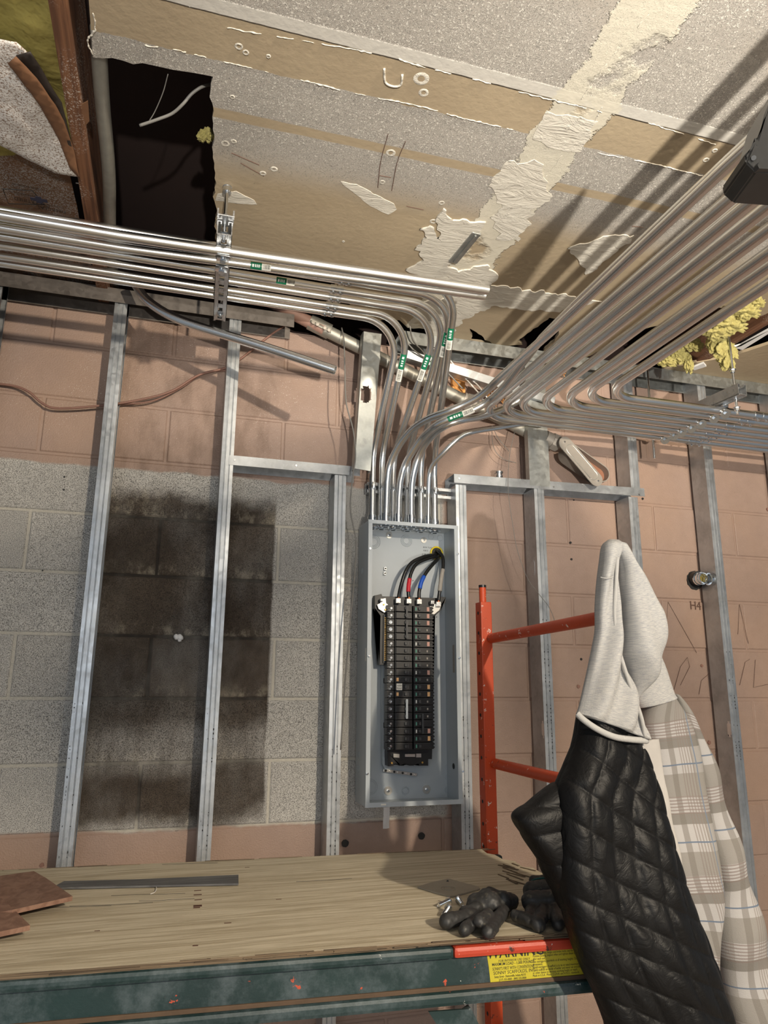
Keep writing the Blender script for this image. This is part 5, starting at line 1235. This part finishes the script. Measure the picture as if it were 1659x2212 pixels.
# ================================================================== GLOVES
def blob(name, caps, vox, mat, label, cat, amp=.0, extra=None):
    bm = bmesh.new()
    for a, ra, b, rb_ in caps:
        a = Vector(a); b = Vector(b); n = max(2, int((b-a).length/(min(ra, rb_)*.5)))
        for k in range(n+1):
            t = k/n; r = ra+(rb_-ra)*t
            bmesh.ops.create_icosphere(bm, subdivisions=2, radius=r, matrix=Matrix.Translation(a.lerp(b, t)))
    me = bpy.data.meshes.new('x'); bm.to_mesh(me); bm.free()
    t = bpy.data.objects.new('x', me); COL.objects.link(t)
    md = t.modifiers.new('r', 'REMESH'); md.mode = 'VOXEL'; md.voxel_size = vox
    sm = t.modifiers.new('s', 'SMOOTH'); sm.iterations = 4; sm.factor = .5
    dg = bpy.context.evaluated_depsgraph_get(); dg.update(); m2 = bpy.data.meshes.new_from_object(t.evaluated_get(dg)); bpy.data.objects.remove(t)
    bm = bmesh.new(); bm.from_mesh(m2); bm.normal_update()
    for v in bm.verts:
        c = v.co; k = amp*(nz(c, 55)+.5*nz(c, 130)); v.co = c+v.normal*k
        v.co.z = max(v.co.z, CZ+ZD+.0008)
    o = fin(bm, name, mat, None, True); tag(o, label, cat, 'black work gloves on the deck'); return o
def m_glove():
    g = G('black_glove_rubber'); p = g.pos(); n = g.noise(p, 50, 4); w = g.ss(g.noise(g.map(p, (1, 1, 1), (3, 3, 3)), 34, 5, .7, 1.0), .56, .64)
    c = g.mix(n, (.014, .014, .015), (.030, .030, .030)); c = g.mix(g.f('MULTIPLY', w, .6), c, L(92, 88, 76)); g.bump(n, .001); return g.out(c, .55)
GLOVE = m_glove()
def cp(a, b): return (D(a[0], a[1], a[2]), a[3], D(b[0], b[1], b[2]), b[3])
g1 = blob('work_glove', [cp((1025, 1958, .022, .019), (1060, 1950, .030, .024)), cp((1020, 1945, .030, .012), (1060, 1932, .040, .016)), cp((1050, 1938, .034, .018), (1085, 1942, .034, .018)), cp((1080, 1940, .036, .016), (1108, 1944, .028, .013)),
      cp((1085, 1960, .020, .015), (1108, 1950, .020, .014)),
      cp((1020, 1976, .018, .013), (965, 1990, .0165, .0165)), cp((1035, 1980, .018, .012), (1004, 2008, .0135, .0135)), cp((1055, 1975, .026, .012), (1036, 1990, .026, .013)), cp((1088, 1968, .018, .013), (1056, 2013, .0135, .0135)), cp((1000, 1968, .022, .010), (1030, 1960, .026, .012))],
     .0028, GLOVE, 'black rubber-coated work glove lying palm up, left one, fingers toward the deck front', 'glove', .0022)
g2 = blob('work_glove', [cp((1150, 1925, .034, .022), (1190, 1925, .036, .026)), cp((1148, 1948, .028, .022), (1192, 1950, .028, .026)), cp((1155, 1905, .034, .014), (1195, 1903, .036, .016)),
      cp((1150, 1962, .020, .013), (1142, 1985, .0135, .0135)), cp((1175, 1965, .022, .013), (1163, 1997, .0145, .0150)), cp((1196, 1962, .022, .013), (1206, 1995, .0140, .0140)), cp((1212, 1965, .020, .012), (1228, 1985, .0130, .0130)), cp((1115, 1978, .016, .013), (1145, 1990, .015, .014))],
     .0028, GLOVE, 'black rubber-coated work glove partly behind the jacket lining, right one', 'glove', .0018)
bm = bmesh.new(); sweep(bm, catmull([D(1142, 1912, .040), D(1152, 1901, .050), D(1172, 1897, .055), D(1198, 1899, .055)], 6), .0022, 8); fin(bm, 'teal_cuff_edge', plain('teal_thread', L(30, 84, 82), .8), g2, True)

# ================================================================== JACKET
def smooth_rows(rows, per):
    P = [Vector((r[0], r[1], 0)) for r in rows]; Q = [Vector((r[2], r[3], 0)) for r in rows]; K = [Vector((r[4], r[5], 0)) for r in rows]
    return list(zip(catmull(P, per), catmull(Q, per), catmull(K, per)))
def garment(name, rows, mat, parent, nu=56, per=10, fold=None, label=None):
    """closed soft loft; each row = left pixel, right pixel, distance Y of its middle, half thickness"""
    R_ = smooth_rows(rows, per); bm = bmesh.new(); uvl = bm.loops.layers.uv.new('uv'); rings = []; uvs = []
    vlen = 0; prev = None
    for j, (l, r, k) in enumerate(R_):
        a = PY(l.x, l.y, k.x); b = PY(r.x, r.y, k.x); mid = (a+b)/2; h = (b-a)/2; n = h.cross(V(0, 0, 1)).normalized()
        if n.y > 0: n = -n
        if prev is not None: vlen += (mid-prev).length
        prev = mid; row = []; ur = []
        hl = h.length
        for i in range(nu):
            th = 2*pi*i/nu; c, s = cos(th), sin(th)
            c2 = math.copysign(abs(c)**.8, c); s2 = math.copysign(abs(s)**.7, s)
            p = mid-h*c2+n*k.y*s2
            u = (1-c2)*hl                      # distance across from the left edge
            if fold: p += (n*s2-h.normalized()*c2*.3)*fold(u, vlen, i/nu, j/len(R_), s2 > 0)
            row.append(bm.verts.new(p)); ur.append((u, vlen))
        rings.append(row); uvs.append(ur)
    def face(vs, us):
        f = bm.faces.new(vs)
        for lp, q in zip(f.loops, us): lp[uvl].uv = q
    for A, B, ua, ub in zip(rings, rings[1:], uvs, uvs[1:]):
        for i in range(nu):
            j = (i+1) % nu; face((A[i], A[j], B[j], B[i]), (ua[i], ua[j], ub[j], ub[i]))
    bm.faces.new(rings[0][::-1]); bm.faces.new(rings[-1])
    o = fin(bm, name, mat, parent, True)
    if label: o['label'] = label
    return o
def m_fleece(name, a, b, spk=.4):
    g = G(name); u = g.uv(); n = g.noise(g.map(u, (90, 900, 1)), 1, 4, .6, .5); n2 = g.noise(g.pos(), 600, 2)
    c = g.mix(g.ss(n, .35, .7, 0, .8), a, b); g.bump(n2, .0008); return g.out(c, .95)
HOODM = m_fleece('heather_grey_jersey', L(184, 182, 178), L(136, 139, 146)); HOODI = m_fleece('pale_grey_fleece', L(184, 183, 180), L(150, 150, 153))
def m_lining():
    g = G('black_quilted_nylon'); p = g.pos(); n = g.noise(p, 30, 4, .6, .8); g.bump(n, .003)
    return g.out((.0055, .0055, .006), g.f('MULTIPLY_ADD', n, .2, .40), 0.0, Specular_IOR_Level=.22)
LINING = m_lining()
def m_plaid():
    g = G('grey_plaid_flannel'); u = g.xyz(g.uv())
    def st(v, period, off, w):
        q = g.f('FRACT', g.f('DIVIDE', g.f('ADD', v, off), period)); return g.f('MULTIPLY', g.ss(q, 0, .004), g.ss(q, w, w+.006, 1, 0))
    U, Vv = u[0], u[1]
    base = L(166, 164, 164)
    c = g.mix(g.f('MULTIPLY', st(Vv, .155, 0.0, .30), .75), base, L(120, 116, 110)); c = g.mix(g.f('MULTIPLY', st(U, .11, .02, .30), .55), c, L(124, 120, 114))
    c = g.mix(g.f('MULTIPLY', st(Vv, .155, .075, .14), .8), c, L(96, 92, 86)); c = g.mix(g.f('MULTIPLY', st(U, .11, .075, .14), .6), c, L(100, 94, 88))
    fine = g.f('MULTIPLY', st(Vv, .155, .11, .26), st(Vv, .0065, 0, .45)); c = g.mix(g.f('MULTIPLY', fine, .7), c, L(112, 96, 92))
    fine2 = g.f('MULTIPLY', st(U, .11, .045, .26), st(U, .0065, 0, .45)); c = g.mix(g.f('MULTIPLY', fine2, .6), c, L(116, 104, 98))
    c = g.mix(st(Vv, .155, .02, .018), c, L(84, 100, 122)); c = g.mix(st(U, .11, .012, .022), c, L(96, 110, 130))
    c = g.mix(.12, c, L(150, 146, 140)); g.bump(g.noise(g.pos(), 500, 2), .0006); return g.out(c, .92)
PLAID = m_plaid()
jk = thing('hooded_jacket', 'grey hooded plaid jacket with black quilted lining, hung by its hood on the scaffold', 'jacket', (.96, 1.36, CZ-.9))
def fr_(f, a, ph=0, g_=0): return lambda u, v, i, j, fr: a*sin(f*u*10+ph+g_*v*10)*(1 if fr else .4)
def hoodf(u, v, i, j, fr): return (.0075*sin(u*75+v*14)*min(1, v*9)+.004*nz((u*20, v*9, 1)))*(1 if fr else .3)
def hoodf(u, v, i, j, fr): return (.011*sin(u*95+v*10+1.2)*min(1, v*9)+.006*nz((u*20, v*9, 1)))*(1 if fr else .3)
garment('hood_front', [(1314, 1166, 1336, 1167, 1.39, .010), (1305, 1178, 1342, 1180, 1.38, .024), (1301, 1215, 1334, 1215, 1.37, .026), (1296, 1255, 1331, 1250, 1.365, .026), (1291, 1310, 1329, 1300, 1.36, .026), (1290, 1360, 1331, 1350, 1.355, .026), (1283, 1400, 1337, 1390, 1.35, .028), (1274, 1440, 1349, 1440, 1.345, .030), (1262, 1490, 1367, 1505, 1.34, .032), (1252, 1530, 1388, 1568, 1.335, .032), (1247, 1541, 1396, 1597, 1.335, .030)], HOODM, jk, fold=hoodf)
garment('hood_inside', [(1310, 1180, 1345, 1180, 1.44, .01), (1300, 1250, 1360, 1250, 1.45, .014), (1296, 1330, 1390, 1330, 1.45, .014), (1296, 1400, 1400, 1400, 1.45, .014), (1300, 1470, 1400, 1470, 1.45, .014), (1330, 1520, 1400, 1520, 1.45, .01)], HOODM, jk)
garment('hood_back', [(1322, 1170, 1346, 1178, 1.385, .012), (1339, 1215, 1362, 1215, 1.375, .030), (1342, 1255, 1382, 1250, 1.37, .040), (1344, 1300, 1402, 1295, 1.365, .046), (1345, 1340, 1419, 1332, 1.36, .052), (1343, 1380, 1427, 1375, 1.36, .056), (1342, 1412, 1421, 1412, 1.36, .054), (1348, 1445, 1410, 1442, 1.365, .046), (1356, 1480, 1395, 1472, 1.37, .036), (1364, 1512, 1376, 1503, 1.375, .022)], HOODM, jk,
        fold=lambda u, v, i, j, fr: (.008*sin(u*60-v*26)+.007*nz((u*16, v*8, 5)))*(1 if fr else .3))
garment('hood_neck', [(1386, 1400, 1412, 1398, 1.43, .02), (1372, 1440, 1428, 1440, 1.43, .03), (1362, 1480, 1440, 1474, 1.43, .034), (1360, 1512, 1449, 1498, 1.43, .036), (1370, 1530, 1454, 1506, 1.43, .036)], HOODM, jk, fold=fr_(3, .003))
bm = bmesh.new(); sweep(bm, catmull([PY(1247, 1542, 1.325), PY(1262, 1556, 1.316), PY(1290, 1575, 1.309), PY(1325, 1591, 1.307), PY(1360, 1597, 1.309), PY(1397, 1600, 1.325)], 10), .0062, 12); fin(bm, 'hood_hem', HOODI, jk, True)
bm = bmesh.new(); sweep(bm, catmull([PY(1297, 1247, 1.345), PY(1310, 1249, 1.336), PY(1325, 1246, 1.338)], 8), .0014, 8); fin(bm, 'hood_seam', HOODM, jk, True)
bm = bmesh.new(); sweep(bm, catmull([PY(1334, 1205, 1.352), PY(1331, 1260, 1.345), PY(1328, 1330, 1.337), PY(1337, 1400, 1.327), PY(1358, 1470, 1.317), PY(1384, 1545, 1.312), PY(1394, 1592, 1.313)], 10), [.004]*61, 10); fin(bm, 'hood_opening_edge', HOODM, jk, True)
def quilt(u, v, i, j, fr):
    du, dv = .046, .062; a = u/du; b = (v-.42*u)/dv
    e = min(abs(sin(pi*a)), 1)**.45*min(abs(sin(pi*b)), 1)**.45
    return (.0085*e+.0045*nz((u*12, v*7, 3))+.0022*nz((u*50, v*30, 8)))*(1 if fr else .5)+.007*sin(u*32+v*5)*(1 if fr else .2)
garment('quilted_lining', [(1250, 1540, 1392, 1588, 1.365, .030), (1243, 1600, 1398, 1640, 1.36, .040), (1224, 1655, 1408, 1690, 1.355, .046), (1206, 1700, 1420, 1742, 1.35, .050), (1204, 1770, 1437, 1800, 1.345, .052), (1205, 1850, 1455, 1860, 1.345, .055), (1213, 1930, 1480, 1930, 1.34, .055), (1232, 2010, 1514, 2010, 1.335, .055), (1258, 2085, 1542, 2085, 1.33, .055), (1287, 2145, 1560, 2150, 1.33, .055), (1312, 2212, 1582, 2215, 1.33, .055), (1335, 2300, 1605, 2300, 1.33, .055), (1350, 2400, 1620, 2400, 1.33, .05)], LINING, jk, nu=200, per=22, fold=quilt, label='black quilted lining, turned outward')
garment('sleeve_lining', [(1196, 1692, 1240, 1690, 1.37, .018), (1150, 1730, 1240, 1735, 1.37, .030), (1113, 1762, 1240, 1770, 1.37, .036), (1132, 1803, 1240, 1805, 1.37, .040), (1164, 1850, 1242, 1850, 1.37, .040), (1182, 1888, 1245, 1888, 1.37, .038), (1203, 1935, 1250, 1930, 1.37, .030), (1216, 1965, 1255, 1962, 1.37, .018)], LINING, jk, nu=90, per=12,
        fold=lambda u, v, i, j, fr: .007*(abs(sin(pi*(v+.2*u)/.055))**.4)+.004*nz((u*20, v*12, 2)), label='black sleeve lining bulging to the left')
PR = [(1394, 1520, 1452, 1500, 1.43, .03), (1384, 1560, 1476, 1545, 1.43, .034), (1388, 1600, 1492, 1590, 1.43, .036), (1396, 1650, 1503, 1640, 1.43, .038), (1404, 1700, 1511, 1695, 1.43, .038), (1415, 1760, 1522, 1755, 1.43, .038), (1430, 1830, 1536, 1825, 1.42, .038), (1445, 1900, 1547, 1892, 1.42, .038), (1470, 1960, 1552, 1960, 1.42, .034), (1495, 2030, 1548, 2040, 1.42, .028), (1520, 2110, 1552, 2120, 1.42, .02), (1540, 2200, 1570, 2210, 1.42, .02)]
garment('plaid_body', PR, PLAID, jk, fold=lambda u, v, i, j, fr: .006*sin(u*55+v*6)+.003*nz((u*14, v*8, 9)))
garment('placket', [(1371, 1600, 1421, 1596, 1.345, .006), (1384, 1650, 1430, 1645, 1.34, .008), (1399, 1700, 1437, 1698, 1.335, .008), (1413, 1750, 1446, 1745, 1.33, .008), (1430, 1800, 1457, 1795, 1.33, .008), (1447, 1850, 1467, 1845, 1.335, .007), (1462, 1900, 1476, 1896, 1.34, .005)], plain('pale_placket_cloth', L(172, 168, 164), .9, 0, .08, 40, .001), jk, nu=30, fold=lambda u, v, i, j, fr: .003*sin(v*60+u*30), label='pale stitched button placket')
garment('plaid_sleeve', [(1452, 1498, 1462, 1503, 1.47, .015), (1462, 1545, 1494, 1558, 1.47, .028), (1480, 1600, 1513, 1600, 1.465, .034), (1488, 1660, 1532, 1650, 1.46, .038), (1500, 1720, 1549, 1710, 1.46, .040), (1512, 1780, 1567, 1770, 1.455, .042), (1528, 1850, 1588, 1835, 1.45, .044), (1538, 1910, 1604, 1895, 1.45, .046), (1540, 1965, 1622, 1955, 1.45, .048), (1543, 2025, 1640, 2015, 1.45, .050), (1550, 2085, 1656, 2075, 1.45, .050), (1562, 2150, 1672, 2142, 1.45, .050), (1580, 2220, 1690, 2205, 1.45, .050), (1600, 2310, 1710, 2290, 1.45, .05), (1615, 2400, 1720, 2390, 1.45, .045)], PLAID, jk, nu=70,
        fold=lambda u, v, i, j, fr: .006*sin(v*38+u*25)+.004*nz((u*14, v*9, 4)))
# ================================================================== BLACK HOUSING, top right
bm = bmesh.new(); Yh = .72
P = [PY(x, y, Yh) for x, y in ((1720, 120), (1664, 215), (1641, 300), (1609, 333), (1612, 350), (1633, 370), (1720, 378))]
prism(bm, P, V(.02, .07, 0)); es = [e for e in bm.edges]; bmesh.ops.bevel(bm, geom=es, offset=.0025, segments=2, affect='EDGES')
bh = fin(bm, 'black_housing', BLKR, auto=40); tag(bh, 'black plastic housing corner hanging at the upper right edge, in front of the conduits', 'plastic housing')
bm = bmesh.new(); P = [PY(x, y, Yh-.006) for x, y in ((1720, 352), (1640, 350), (1636, 356), (1640, 364), (1720, 367))]; prism(bm, P, V(0, .01, 0)); fin(bm, 'bottom_lip', BLKR, bh)
bm = bmesh.new(); cyl(bm, PY(1628, 341, Yh-.004), PY(1628, 341, Yh+.004), .0035, 12); fin(bm, 'housing_screw', BLK2, bh)
